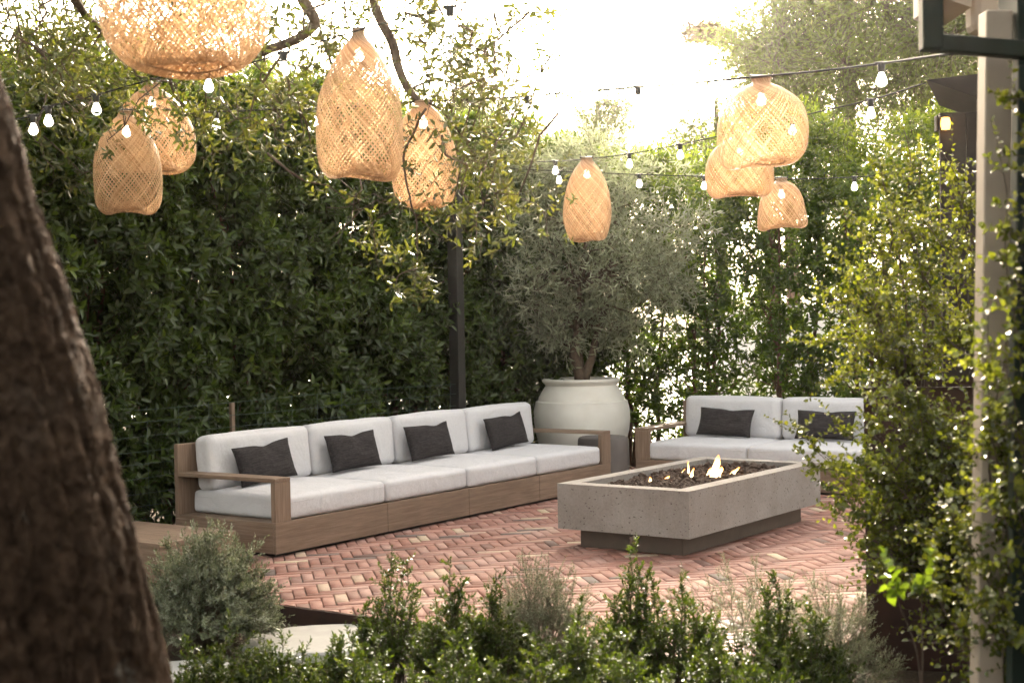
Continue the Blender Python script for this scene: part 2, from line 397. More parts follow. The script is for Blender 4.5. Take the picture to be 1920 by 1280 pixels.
# stepping slabs
def slab(cx,cy,rx,ry,lab,rz=0,z0=-.05):
    V=[];n=22; ph=random.random()*6
    for z,k in ((-.10,1),(z0-.012,1),(z0,.97)):
        for i in range(n):
            a=2*math.pi*i/n; r=(1+.06*math.sin(2*a+ph)+.04*math.sin(3*a+2*ph))
            ca,sa=math.copysign(abs(math.cos(a))**.75,math.cos(a)),math.copysign(abs(math.sin(a))**.75,math.sin(a))
            V.append((rx*ca*r*k,ry*sa*r*k,z))
    Fc=[tuple(range(2*n,3*n))]
    for k in range(2):
        for i in range(n): i2=(i+1)%n; Fc.append((k*n+i,k*n+i2,(k+1)*n+i2,(k+1)*n+i))
    o=link('stepping_stone',pymesh('stepping_stone',V,Fc,True,R(40)),M['slab'],l=(cx,cy,0)); o.rotation_euler.z=rz
    tag(o,lab,'stepping stone','pale stepping stones in the planting bed')
g1=ground_at(600,1195,-.05); slab(g1.x,g1.y,.40,.34,'rounded pale stepping stone next to the brick patio edge')
g2=ground_at(300,1262,-.05); slab(g2.x,g2.y,.34,.26,'pale stepping stone at the foot of the foreground tree trunk',.3)

# ================================================================ FURNITURE
def softbox(x0,x1,y0,y1,z0,z1,r=.05,puff=(.0,.0,.03),n=16,seed=0,crease=.008):
    """cushion: rounded box with crowned faces, as numpy verts and faces"""
    bm=bmesh.new(); bmesh.ops.create_cube(bm,size=2)
    bmesh.ops.subdivide_edges(bm,edges=bm.edges[:],cuts=n-1,use_grid_fill=True)
    hx,hy,hz=(x1-x0)/2,(y1-y0)/2,(z1-z0)/2; cx,cy,cz=(x0+x1)/2,(y0+y1)/2,(z0+z1)/2
    for v in bm.verts:
        x,y,z=v.co
        f=lambda t:math.copysign(1-(1-abs(t))**1.6,t)   # push samples to the edges
        x,y,z=f(x),f(y),f(z)
        p=Vector((x*hx,y*hy,z*hz)); q=Vector((max(-hx+r,min(hx-r,p.x)),max(-hy+r,min(hy-r,p.y)),max(-hz+r,min(hz-r,p.z))))
        d=p-q
        if d.length>1e-6: p=q+d.normalized()*r
        kx,ky,kz=(1-abs(x)**2.5),(1-abs(y)**2.5),(1-abs(z)**2.5)
        p.x+=puff[0]*x*ky*kz; p.y+=puff[1]*y*kx*kz; p.z+=puff[2]*z*kx*ky
        w=noise.noise(Vector((p.x*4+seed*7,p.y*4,p.z*4)))*crease+noise.noise(Vector((p.x*11+seed*3,p.y*11,p.z*11)))*crease*.4
        p+=p.normalized()*w
        v.co=p+Vector((cx,cy,cz))
    bm.verts.index_update(); V=[v.co[:] for v in bm.verts]; Fc=[[v.index for v in f.verts] for f in bm.faces]; bm.free(); return V,Fc
def piping(x0,x1,y0,y1,z,r=.05,axis='z'):
    pts=[];rr=r
    for (cx,cy,a0) in ((x1-rr,y1-rr,0),(x0+rr,y1-rr,90),(x0+rr,y0+rr,180),(x1-rr,y0+rr,270)):
        for k in range(5): a=R(a0+k*22.5); pts.append((cx+rr*math.cos(a),cy+rr*math.sin(a),z))
    return pts+[pts[0]]
HB,HA,HK=.24,.546,.752
def make_sofa(origin,rz,edges,D,wa,label,arms=(1,1),backlabel=None):
    root=empty('outdoor_sofa',origin,rz,label,'sofa')
    L=edges[-1]
    MB().box(.03,L-.03,.035,D-.03,0.0,.022,0).obj('plinth',M['post'],root)
    for i in range(len(edges)-1):
        g0=.0 if i==0 else .0025; g1=.0 if i==len(edges)-2 else .0025
        b=MB(); b.box(edges[i]+g0,edges[i+1]-g1,0,.028,.022,HB,.003).obj('base_panel',M['wood_x'],root)
    b=MB(); b.box(0,.028,.0285,D,.022,HB-.028,.003).obj('side_panel',M['wood_y'],root)
    b=MB(); b.box(L-.028,L,.0285,D,.022,HB-.028,.003).obj('side_panel',M['wood_y'],root)
    b=MB(); b.box(.0,L,.0285,D-.04,HB-.0275,HB-.002,.002).obj('seat_deck',M['wood_y'],root)
    b=MB(); b.box(0.001,L-.001,D-.038,D,HB-.026,HK,.003).obj('back_board',M['wood_z'],root)
    for side,x0,x1 in ((0,0,wa),(1,L-wa,L)):
        if not arms[side]: continue
        e=.0015 if side==0 else -.0015
        b=MB(); b.box(x0-.001*(1-side),x1+.001*side,-.001,.042,HB+.0005,HA-.029,.003)
        p=b.obj('arm_post',M['wood_z'],root)
        b=MB(); b.box(x0-.001*(1-side),x1+.001*side,-.001,D-.039,HA-.028,HA,.003)
        b.obj('arm_rest',M['wood_y'],root)
    ci=.12
    cx=[edges[0]+ci]+list(edges[1:-1])+[edges[-1]-ci-.03]
    for i in range(len(cx)-1):
        x0,x1=cx[i]+.004,cx[i+1]-.004
        V,Fc=softbox(x0,x1,.012,D-.05,HB+.001,HB+.168,.036,(.004,.006,.022),16,i+len(edges))
        s=link('seat_cushion',pymesh('seat_cushion',V,Fc,True),M['fabric'],root)
        MB().tube(piping(x0+.002,x1-.002,.012,D-.052,HB+.125,.045),.0035,6,False).obj('piping',M['fabric'],s,True)
        V,Fc=softbox(x0+.004,x1-.004,-.09,.09,-.20,.20,.052,(.004,.024,.012),16,i+9)
        # lean the back cushion against the board
        t=R(6); yc=D-.165; zc=HB+.175+.19
        V=[(x,yc+y*math.cos(t)+z*math.sin(t)*.9,zc-y*math.sin(t)+z*math.cos(t)) for x,y,z in V]
        s=link('back_cushion',pymesh('back_cushion',V,Fc,True),M['fabric'],root)
    return root
make_sofa(P0,TH,[0,1.21,2.247,3.284,4.493],1.012,.1535,'long weathered timber sofa with four pale grey seat cushions along the left hedge')
FO=Vector((1.17,14.139,0))
make_sofa(FO,TH-math.pi/2,[0,1.1685,2.2,3.37],1.012,.1535,'shorter timber sofa with pale cushions behind the fire table, facing the camera')

def pillow(center,rz,w,h,t,lean,label,chop=.5,depth=.03,roll=0,group='dark scatter pillows'):
    n=22; V=[];Fc=[]
    def th(u,v): 
        a=max(0,1-abs(u)**3.2); b=max(0,1-abs(v)**3.0); return t*(a*b)**.55
    idx={}
    for sgn in (1,-1):
        for i in range(n+1):
            for j in range(n+1):
                u=-1+2*i/n; v=-1+2*j/n
                if sgn==-1 and (i in(0,n) or j in(0,n)): idx[(sgn,i,j)]=idx[(1,i,j)]; continue
                pinch=1-.07*(1-u*u)*abs(v)**2; pin2=1-.06*(1-v*v)*abs(u)**2
                x=u*w/2*pin2; z=v*h/2*pinch
                dip=depth*math.exp(-((u-(chop*2-1))/.28)**2)*max(0,v)**1.5
                z-=dip
                y=-sgn*th(u,v)*(1-.35*math.exp(-((u-(chop*2-1))/.18)**2)*max(0,v))
                y+=noise.noise(Vector((x*9,z*9,sgn+center[0])))*.008*(1-abs(u)**4)
                idx[(sgn,i,j)]=len(V); V.append((x,y,z))
    for sgn in (1,-1):
        for i in range(n):
            for j in range(n):
                q=(idx[(sgn,i,j)],idx[(sgn,i+1,j)],idx[(sgn,i+1,j+1)],idx[(sgn,i,j+1)]); Fc.append(q if sgn==1 else q[::-1])
    root=link('scatter_pillow',pymesh('scatter_pillow',V,Fc,True),M['pillow'])
    root.matrix_world=Matrix.Translation(center)@Matrix.Rotation(rz,4,'Z')@Matrix.Rotation(-lean,4,'X')@Matrix.Rotation(roll,4,'Y')
    tag(root,label,'pillow',group)
    b=MB(); pts=[]
    for k in range(4):
        for i in range(n): 
            ij={0:(i,0),1:(n,i),2:(n-i,n),3:(0,n-i)}[k]; pts.append(V[idx[(1,*ij)]])
    b.tube(pts+[pts[0]],.003,5,False).obj('seam',M['pillow'],root,True)
    return root
# b position: in front of the leaning back cushions
for a,lab,ch,ro in ((.56,'dark pillow leaning at the near end of the long sofa behind the arm',.55,.10),(1.56,'dark pillow on the second seat of the long sofa, creased on top',.55,.02),(2.55,'dark pillow on the third seat of the long sofa',.72,.03),(3.70,'dark pillow at the far end of the long sofa close to the big pot',.75,.10)):
    pillow(loc(a,.64,.425+.160),TH,.60,.295,.065,R(16),lab,ch,.020,-ro*.6)
xl=-vb
def floc(x,y,z): return FO+xl*x+ua*y+Vector((0,0,z))
pillow(floc(.67,.585,.575),TH-math.pi/2,.58,.275,.06,R(20),'dark pillow at the left of the far sofa, in full view behind the fire',.6,.012,.03)
pillow(floc(1.70,.585,.575),TH-math.pi/2,.58,.275,.06,R(18),'dark pillow on the far sofa partly hidden by the leafy shrub',.5,.01,0)

# low timber side table against the near end of the long sofa
t=empty('low_table',loc(-1.05,.0,0),TH,'low weathered timber box table at the near end of the long sofa','table')
MB().box(0,.67,0,.99,HB-.03,HB,.003).obj('table_top',M['wood_y'],t)
MB().box(.004,.666,.004,.03,.0,HB-.031,.003).obj('front_panel',M['wood_x'],t)
MB().box(.004,.03,.031,.96,.0,HB-.031,.003).obj('side_panel',M['wood_y'],t)
MB().box(.64,.666,.031,.96,.0,HB-.031,.003).obj('side_panel',M['wood_y'],t)
MB().box(.004,.666,.961,.986,.0,HB-.031,.003).obj('back_panel',M['wood_x'],t)

# fire table
ft=empty('fire_table',(1.1577,9.7603,0),TH-.0149,'rectangular concrete fire table with a recessed dark pedestal on the brick patio','fire table')
A_,B_,HT,LO,RIM=1.055,2.112,.455,.1363,.125
def slab_with_well():
    bm=bmesh.new()
    o=[(0,0),(B_,0),(B_,A_),(0,A_)]; i=[(RIM,RIM),(B_-RIM,RIM),(B_-RIM,A_-RIM),(RIM,A_-RIM)]
    v=lambda pts,z:[bm.verts.new((x,y,z)) for x,y in pts]
    ob,ot,it,ib=v(o,LO),v(o,HT),v(i,HT),v(i,HT-.115)
    for k in range(4):
        k2=(k+1)%4
        bm.faces.new((ob[k],ob[k2],ot[k2],ot[k])); bm.faces.new((ot[k],ot[k2],it[k2],it[k])); bm.faces.new((it[k],it[k2],ib[k2],ib[k]))
    bm.faces.new(ib); bm.faces.new(ob[::-1])
    bmesh.ops.bevel(bm,geom=[e for e in bm.edges if e.calc_face_angle(0)>.5],offset=.004,segments=2,profile=.5,affect='EDGES')
    me=bpy.data.meshes.new('slab'); bm.to_mesh(me); bm.free(); return me
link('slab',slab_with_well(),M['concrete'],ft)
MB().box(.1144,B_-.1144,.1144,A_-.1144,0,LO-.002,.003).obj('pedestal',M['pedestal'],ft)
b=MB(); 
prof=[(.0,.004),(.020,.004),(.028,.0),(.030,-.002)]
def petal(a,z): return 1+.22*math.cos(5*a)
b.lathe([(.033,0),(.033,.003),(.020,.006),(.012,.006),(.011,.001),(.0005,.001)],40,wob=lambda a,z:1+.16*math.cos(6*a))
k=b.obj('gas_valve',M['brass'],ft,True,R(40)); k.rotation_euler=(0,R(-90),0); k.location=(.1135,.50,.075)
kk=MB(); kk.tube([(0,0,0),(0,0,.03)],.004,8); kk.tube([(-.016,0,.03),(.016,0,.03)],.003,8); kk.obj('valve_key',M['brass'],k,True)
# lava rocks : one bed nobody could count
def rocks():
    V=[];Fc=[]
    bm=bmesh.new(); bmesh.ops.create_icosphere(bm,subdivisions=2,radius=1); bm.verts.index_update()
    bv=[v.co.copy() for v in bm.verts]; bf=[[v.index for v in f.verts] for f in bm.faces]; bm.free()
    for layer in range(2):
        nx,ny=50,20
        for i in range(nx):
            for j in range(ny):
                x=RIM+.03+(B_-2*RIM-.06)*(i+random.random())/nx; y=RIM+.03+(A_-2*RIM-.06)*(j+random.random())/ny
                s=random.uniform(.014,.032)
                fx=min(1,(x-RIM)/.35)
                if random.random()>.3+.7*fx: continue
                z=HT-.115+.006+.062*fx+.02*noise.noise(Vector((x*5,y*5,0)))-layer*.03*fx
                if random.random()<.05: z+=.02; s*=1.15
                n=len(V); sd=random.random()*99; q=Matrix.Rotation(random.random()*6,3,'Z')@Matrix.Rotation(random.random()*6,3,'X')
                sc=Vector((1,random.uniform(.6,.95),random.uniform(.55,.9)))
                for c in bv:
                    k=1+.55*noise.noise(c*1.6+Vector((sd,0,0)))+.2*noise.noise(c*4+Vector((0,sd,0)))
                    p=q@Vector((c.x*sc.x,c.y*sc.y,c.z*sc.z))*s*k; V.append((x+p.x,y+p.y,z+p.z))
                Fc.extend([[a+n for a in f] for f in bf])
    o=link('lava_rocks',pymesh('lava_rocks',V,Fc),M['lava'],None,(1.1577,9.7603,0)); o.rotation_euler.z=TH-.0149
    tag(o,'bed of dark lava rocks filling the fire table','lava rock',None,'stuff')
rocks()
def flame(px,py,w,h,label,lean=0,wide=1,seed=0):
    # px,py = foot of the flame over the rocks
    g=ground_at(px,py,HT-.05)
    V=[];Fc=[];lv=[];n=0
    tongues=max(1,int(wide)); rs=random.Random(seed)
    for q in range(tongues):
        ox=(q-(tongues-1)/2)*w*.55; hh=h*(1 if q==tongues//2 else rs.uniform(.45,.8)); ww=w*(.55 if tongues>1 else .5)
        ph=rs.random()*6; seg=14; ring=12; start=len(V)
        for i in range(seg+1):
            s=i/seg; r=ww*(.45+.9*s)*(1-s)**.75*1.25 if s<1 else .0
            r=max(r,.0008)
            cx=ox+lean*s*s*hh+.22*ww*math.sin(s*6+ph)*s; cy=.15*ww*math.cos(s*5+ph)*s
            for kx in range(ring):
                a=2*math.pi*kx/ring; rr=r*(1+.28*math.sin(2*a+s*5+ph)+.15*math.sin(3*a-s*7))
                V.append((cx+rr*math.cos(a),cy+rr*.55*math.sin(a),hh*s-.012)); lv.append(max(0,1-abs(s-.35)*1.6))
        for i in range(seg):
            for kx in range(ring):
                k2=(kx+1)%ring; a=start+i*ring; Fc.append((a+kx,a+k2,a+ring+k2,a+ring+kx))
    o=link('flame',npmesh('flame',V,Fc,lv,True),M['flame'],None,g); tag(o,label,'flame','flames over the lava rocks'); return o
flame(1338,897,.06,.19,'tallest flame, broad and bright, near the middle of the fire bed',.25,3,1)
flame(1291,892,.013,.13,'thin upright flame left of the tallest one',0,1,2)
flame(1296,899,.035,.10,'small triangular flame in front of the thin upright one',.2,1,3)
flame(1246,904,.045,.06,'low flame flickering nearest the left end of the fire bed',.5,3,4)
flame(1219,906,.025,.06,'tiny flame at the left end of the fire bed',0,1,5)
flame(1372,892,.035,.08,'low flame right of the tallest one',.6,2,6)
flame(1276,892,.009,.07,'faint slanting flame between the thin and the low ones',.55,1,7)

# big pot and olive tree
PC=loc(5.42,.90,0)
def potwob(a,z): return 1+.004*math.sin(3*a+z*4)
b=MB(); b.lathe([(.0005,0),(.33,0),(.345,.02),(.39,.15),(.45,.32),(.485,.46),(.497,.58),(.490,.68),(.474,.745),(.474,.752),(.466,.760),(.446,.763),(.445,.772),(.438,.80),(.405,.86),(.378,.900),(.366,.920),(.383,.942),(.400,.958),(.402,.975),(.393,.985),(.365,.988),(.350,.975),(.345,.94),(.345,.90)],72,wob=potwob)
pot=b.obj('planter_pot',M['plaster'],None,True,R(35),PC); tag(pot,'large round pale glazed pot with a rolled rim between the two sofas','pot')
b=MB(); b.lathe([(.344,.915),(.2,.925),(.0005,.93)],40); b.obj('soil',M['soil'],pot)
# stone stool
b=MB(); b.lathe([(.0005,0),(.225,0),(.243,.02),(.25,.12),(.252,.25),(.25,.38),(.246,.43),(.235,.452),(.215,.460),(.0005,.462)],56)
tag(b.obj('round_stool',M['stool'],None,True,R(40),loc(4.78,.255,0)),'round dark grey stone stool in the gap between the sofas','stool')

# ================================================================ LAMPS AND CABLES
def crom(P,n):
    P=np.array(P,float); Q=np.vstack([2*P[0]-P[1],P,2*P[-1]-P[-2]]); out=[]
    m_=len(P)-1; ts=np.linspace(0,m_,n)
    for t in ts:
        i=min(int(t),m_-1); u=t-i; a,b,c,d=Q[i],Q[i+1],Q[i+2],Q[i+3]
        out.append(.5*((2*b)+(-a+c)*u+(2*a-5*b+4*c-d)*u*u+(-a+3*b-3*c+d)*u**3))
    return np.array(out)
PROF={
 'pear':[(.20,0),(.22,.05),(.48,.14),(.76,.30),(.96,.52),(1,.72),(.95,.88),(.76,.985),(.55,1.0)],
 'drop':[(.16,0),(.2,.03),(.50,.13),(.83,.32),(.98,.50),(1,.72),(.95,.89),(.76,.985),(.52,1.0)],
 'tall':[(.12,0),(.18,.05),(.42,.14),(.68,.28),(.90,.43),(.98,.56),(1,.75),(.96,.90),(.80,.985),(.58,1.0)],
 'egg':[(.22,0),(.26,.04),(.56,.14),(.84,.34),(.98,.56),(1,.74),(.90,.92),(.72,.99),(.52,1.0)],
 'oval':[(.22,0),(.28,.04),(.58,.16),(.86,.36),(1,.60),(.98,.78),(.82,.95),(.66,1.0),(.48,.99)],
 'bell':[(.20,0),(.21,.06),(.44,.12),(.80,.27),(.96,.45),(1,.66),(.96,.86),(.78,.975),(.55,.985)],
 'bell2':[(.22,0),(.26,.05),(.56,.14),(.82,.34),(.95,.60),(1,.84),(.97,.95),(.8,1.0),(.55,.98)],
 'big':[(.10,0),(.14,.04),(.40,.12),(.78,.28),(.97,.48),(1,.66),(.93,.83),(.74,.96),(.58,1.0)],
}
def weave(kind,rad,H,seed,tilt=0,squash=(1,1),gap=.017,sw=.0063,fold=.0):
    rs=np.random.default_rng(seed)
    pts=PROF[kind]+[(.50,.955),(.46,.925),(.42,.915)]
    ns=46; C=crom([(r*rad,-z*H) for r,z in pts],ns)
    r=np.maximum(C[:,0],.02*rad); z=C[:,1]
    ds=np.hypot(np.diff(r),np.diff(z)); rm=np.maximum((r[1:]+r[:-1])/2,.30*rad); ph=np.concatenate([[0],np.cumsum(ds*.80/rm)])
    Nn=int(2*math.pi*rad/gap*.80); V=[];Fc=[];A=[];n0=0
    k1,k2=rs.random(2)*6
    def pos(rr,zz,phi):
        hz=-zz/H; lob=1+.045*np.sin(2*phi+k1)*hz+.03*np.sin(3*phi+k2+hz*3)*hz
        dent=1-fold*np.exp(-((np.angle(np.exp(1j*(phi-k2))))/.45)**2)*np.exp(-((hz-.62)/.28)**2)
        x=rr*lob*dent*np.cos(phi)*squash[0]; y=rr*lob*dent*np.sin(phi)*squash[1]
        w=.012*np.sin(phi*2+k1*2)*np.clip(hz*1.4-.4,0,1)
        return np.stack([x,y,zz+tilt*x*np.clip(hz,0,1)+w],-1)
    for sgn in (1,-1):
        off=.0012*sgn
        for i in range(Nn):
            p0=2*math.pi*i/Nn+rs.normal()*.012; phi=p0+sgn*ph; w=sw*.5*(.75+.5*rs.random())
            wj=rs.normal(size=ns).cumsum()*.0012; phi=phi+wj
            dphi=np.gradient(phi); dr=np.gradient(r); dz=np.gradient(z)
            # in-surface perpendicular: mix of around-direction and meridian direction
            ml=np.hypot(dr,dz); al=r*dphi; L=np.hypot(ml,al)
            ua_=ml/L; um=-al/L
            rr=r+off
            a=pos(rr+um*w*dr/ml, z+um*w*dz/ml, phi+ua_*w/np.maximum(r,.3*rad*.3)); b=pos(rr-um*w*dr/ml, z-um*w*dz/ml, phi-ua_*w/np.maximum(r,.3*rad*.3))
            V.append(np.stack([a,b],1).reshape(-1,3)); base=n0+np.arange(ns-1)*2
            Fc.append(np.stack([base,base+1,base+3,base+2],1)); A.append(np.full(ns*2,rs.random())); n0+=ns*2
    return npmesh('shade',np.concatenate(V),np.concatenate(Fc),np.concatenate(A),True), pos, r, z
bulb_me=None
def bulb_mesh():
    b=MB(); b.lathe([(.0005,.002),(.011,0),(.013,-.006),(.018,-.018),(.0245,-.034),(.0265,-.046),(.024,-.059),(.015,-.069),(.0005,-.073)],14); return pymesh('bulb',b.V,b.F,True)
def lamp(px,ptop,pbot,wpx,Y,kind,label,seed,tilt=0,squash=(1,1),fold=0,gap=.019,cable_up=.02,rz=0,sw=.0068):
    T=at(px,ptop,Y); Bt=at(px,pbot,Y); H=T.z-Bt.z; rad=wpx/2*Y/F
    root=empty('pendant_lamp',T,rz,label,'lamp','woven bamboo pendant lamps')
    me,pos,r,z=weave(kind,rad,H,seed,tilt,squash,gap,sw,fold)
    sh=link('shade',me,M['cane'],root)
    b=MB(); 
    for (idx,rr) in ((0,.005),):
        pts=[tuple(pos(r[idx],z[idx],np.array(2*math.pi*k/20))) for k in range(21)]; b.tube(pts,.007,6,False)
    mi=int(np.argmax(r*1.0*(np.arange(len(r))>0))); 
    b.obj('neck_ring',M['cane2'],sh,True)
    b=MB(); 
    j=len(r)-10
    pts=[tuple(pos(r[j],z[j],np.array(2*math.pi*k/40))) for k in range(41)]; b.tube(pts,.004,5,False); b.obj('mouth_ring',M['cane2'],sh,True)
    b=MB(); rt=r[0]; b.tube([(-rt*1.25,0,.012),(rt*1.25,0,.012)],.008,8); b.tube([(0,0,.012),(0,0,-.05)],.006,6); b.tube([(0,0,.012),(0,0,.012+cable_up)],.003,6)
    for s in (-1,1): b.tube([(s*rt*1.2,0,.005),(s*rt*1.2,0,.035)],.003,5)
    b.obj('hanger',M['black'],root,True)
    b=MB(); b.lathe([(.0005,-.04),(.016,-.04),(.017,-.085),(.0005,-.086)],14); s=b.obj('socket',M['black'],root,True,R(40))
    global bulb_me
    if bulb_me is None: bulb_me=bulb_mesh(); bulb_me.materials.append(M['bulbdim'])
    o=link('bulb',bulb_me,None,root,(0,0,-.086)); return root
M['cane2']=simple('cane_ring',(.36,.23,.13),.6,40,.3)
lamp(344,-190,131,306,5.6,'big','largest bamboo lamp, cut by the top edge of the photo',11,.03,(1,1),.0,.017,cable_up=1.1)
lamp(284,158,322,152,9.8,'pear','wide pear shaped bamboo lamp behind its lower neighbour at left',12,.03,(1,1),.10)
lamp(236,210,399,127,9.2,'drop','tall bamboo lamp hanging lowest at the far left',13,.0,(1,1),.06,cable_up=.9)
lamp(672,58,333,166,7.6,'tall','tall bamboo lamp with pointed top in front of the bright sky',14,-.03,(1,1),.04,cable_up=.55)
lamp(793,192,388,128,9.0,'egg','narrow bamboo lamp hanging under the bent tree limb',15,.03,(1,1),.10)
lamp(1100,298,450,90,12.0,'oval','small slim egg shaped bamboo lamp in front of the olive tree',16,.0,(1,1),.0,.016)
lamp(1427,147,312,174,8.5,'bell','wide dome shaped bamboo lamp, the biggest at right',17,.10,(1,1),.10)
lamp(1386,250,369,124,10.6,'bell','squat bamboo lamp half hidden behind the wide dome lamp',18,.02,(1,1),.05,.016,cable_up=.3)
lamp(1465,336,428,90,12.2,'bell2','smallest bell shaped bamboo lamp, lowest at right',19,.06,(1,1),.1,.016)

sock_me=None
def string_light(pts,bulbs,label,r=.0045):
    global sock_me
    P=[at(*p) for p in pts]; C=crom([tuple(p) for p in P],len(pts)*9)
    root=empty('string_light',P[0],0,label,'string lights','string lights over the courtyard')
    Cw=[Vector(c)-P[0] for c in C]
    # small waviness of a real cable
    MB().tube(Cw,r,6).obj('cable',M['wire'],root,True)
    for (px,py,Y) in bulbs:
        q=at(px,py,Y)-P[0]
        c=min(Cw,key=lambda w:(w-q).length)
        if sock_me is None:
            b=MB(); b.lathe([(.0005,.008),(.014,.006),(.019,-.002),(.018,-.030),(.015,-.046),(.0005,-.047)],12); b.tube([(-.032,0,.002),(.032,0,.002)],.008,8)
            sock_me=pymesh('socket',b.V,b.F,True,R(40)); sock_me.materials.append(M['black'])
        s=link('socket',sock_me,None,root,c)
        s.rotation_euler.z=random.uniform(-.4,.4)
        bb=bpy.data.objects.new('bulb',bulb_big); COL.objects.link(bb); bb.parent=s; bb.location=(0,0,-.044)
bulb_big=bulb_mesh(); bulb_big.materials.append(M['bulb'])
string_light([(-60,236,9.4),(60,218,9),(93,200,8.8),(182,178,8.6),(270,153,8.5),(340,138,8.2),(393,133,8.0),(470,118,7.8),(530,100,7.5),(690,52,7.0),(848,12,6.6),(1000,-40,6.2)],
 [(60,216,9),(93,198,8.8),(182,178,8.6),(393,134,8.0),(530,101,7.5),(848,14,6.6)],'string of lights rising from the tree trunk through the top left branches')
string_light([(250,180,9.9),(330,208,9.7),(405,210,9.5),(500,206,9.3),(587,205,9.2),(700,198,9.1),(785,191,9),(880,187,8.9),(985,181,8.8),(1090,172,8.7),(1193,164,8.6),(1300,156,8.55),(1400,146,8.5),(1530,134,7.9),(1648,120,7.4),(1740,107,6.8),(1850,92,6.2),(1900,84,5.8)],
 [(405,210,9.5),(587,205,9.2),(985,181,8.8),(1193,164,8.6),(1648,120,7.4)],'longest string of lights crossing the courtyard at mid height to the green frame',.006)
string_light([(862,300,14.1),(940,303,13.8),(1024,303,13.2),(1100,298,12.1),(1185,288,12.2),(1280,270,11.5),(1400,243,10.6),(1500,218,9.8),(1634,187,9),(1735,156,8.3)],
 [(1024,303,13.0),(1185,288,12.3),(1280,270,11.5),(1498,222,9.9),(1634,187,9.0)],'string of lights from the black post up to the dark canopy')
string_light([(862,306,14.1),(890,309,14),(960,316,13.8),(1048,321,13.6),(1185,327,13.4),(1320,331,13),(1465,336,12.2),(1602,332,12.6),(1760,322,13)],
 [(890,309,14),(1048,320,13.6),(1185,327,13.3),(1320,331,13),(1602,332,12.6)],'lowest string of lights running level from the black post along the far hedge')

# post
pp=loc(3.91,1.35,0)
b=MB(); b.box(-.055,.055,-.055,.055,-.1,3.25,.004); p=b.obj('light_post',M['post'],None,False,None,pp); p.rotation_euler.z=TH
tag(p,'black steel post standing in front of the left hedge behind the long sofa','post')
b=MB(); b.box(-.06,.06,-.06,.06,3.2515,3.262,.002); b.obj('post_cap',M['black'],p)
b=MB(); b.tube([(-.01,-.07,3.18),(.0,-.11,3.16)],.008,6); b.tube([(0,-.055,3.18),(-.01,-.07,3.18)],.008,6); b.obj('hook',M['brass'],p,True)
# wire fence
fr=empty('wire_fence',loc(-3.4,1.30,0),TH,'low green wire fence with timber stakes in front of the left hedge','fence')
b=MB()
for k in range(10):
    z=.08+k*.103; pts=[(x*.6,.01*math.sin(x*1.3+k),z+.008*math.sin(x*.9+k*2)) for x in range(0,13)]; b.tube(pts,.0022,5)
for k in range(24): x=k*.31; b.tube([(x,0,.0),(x,.005,1.02)],.0016,4)
b.obj('wire_mesh',M['greenwire'],fr,True)
for x in (.4,1.35,2.45,4.3):
    b=MB(); b.box(x-.018,x+.018,.012,.04,-.1,1.0,.003); b.obj('stake',M['wood_z'] if x!=2.45 else M['greenwire'],fr)

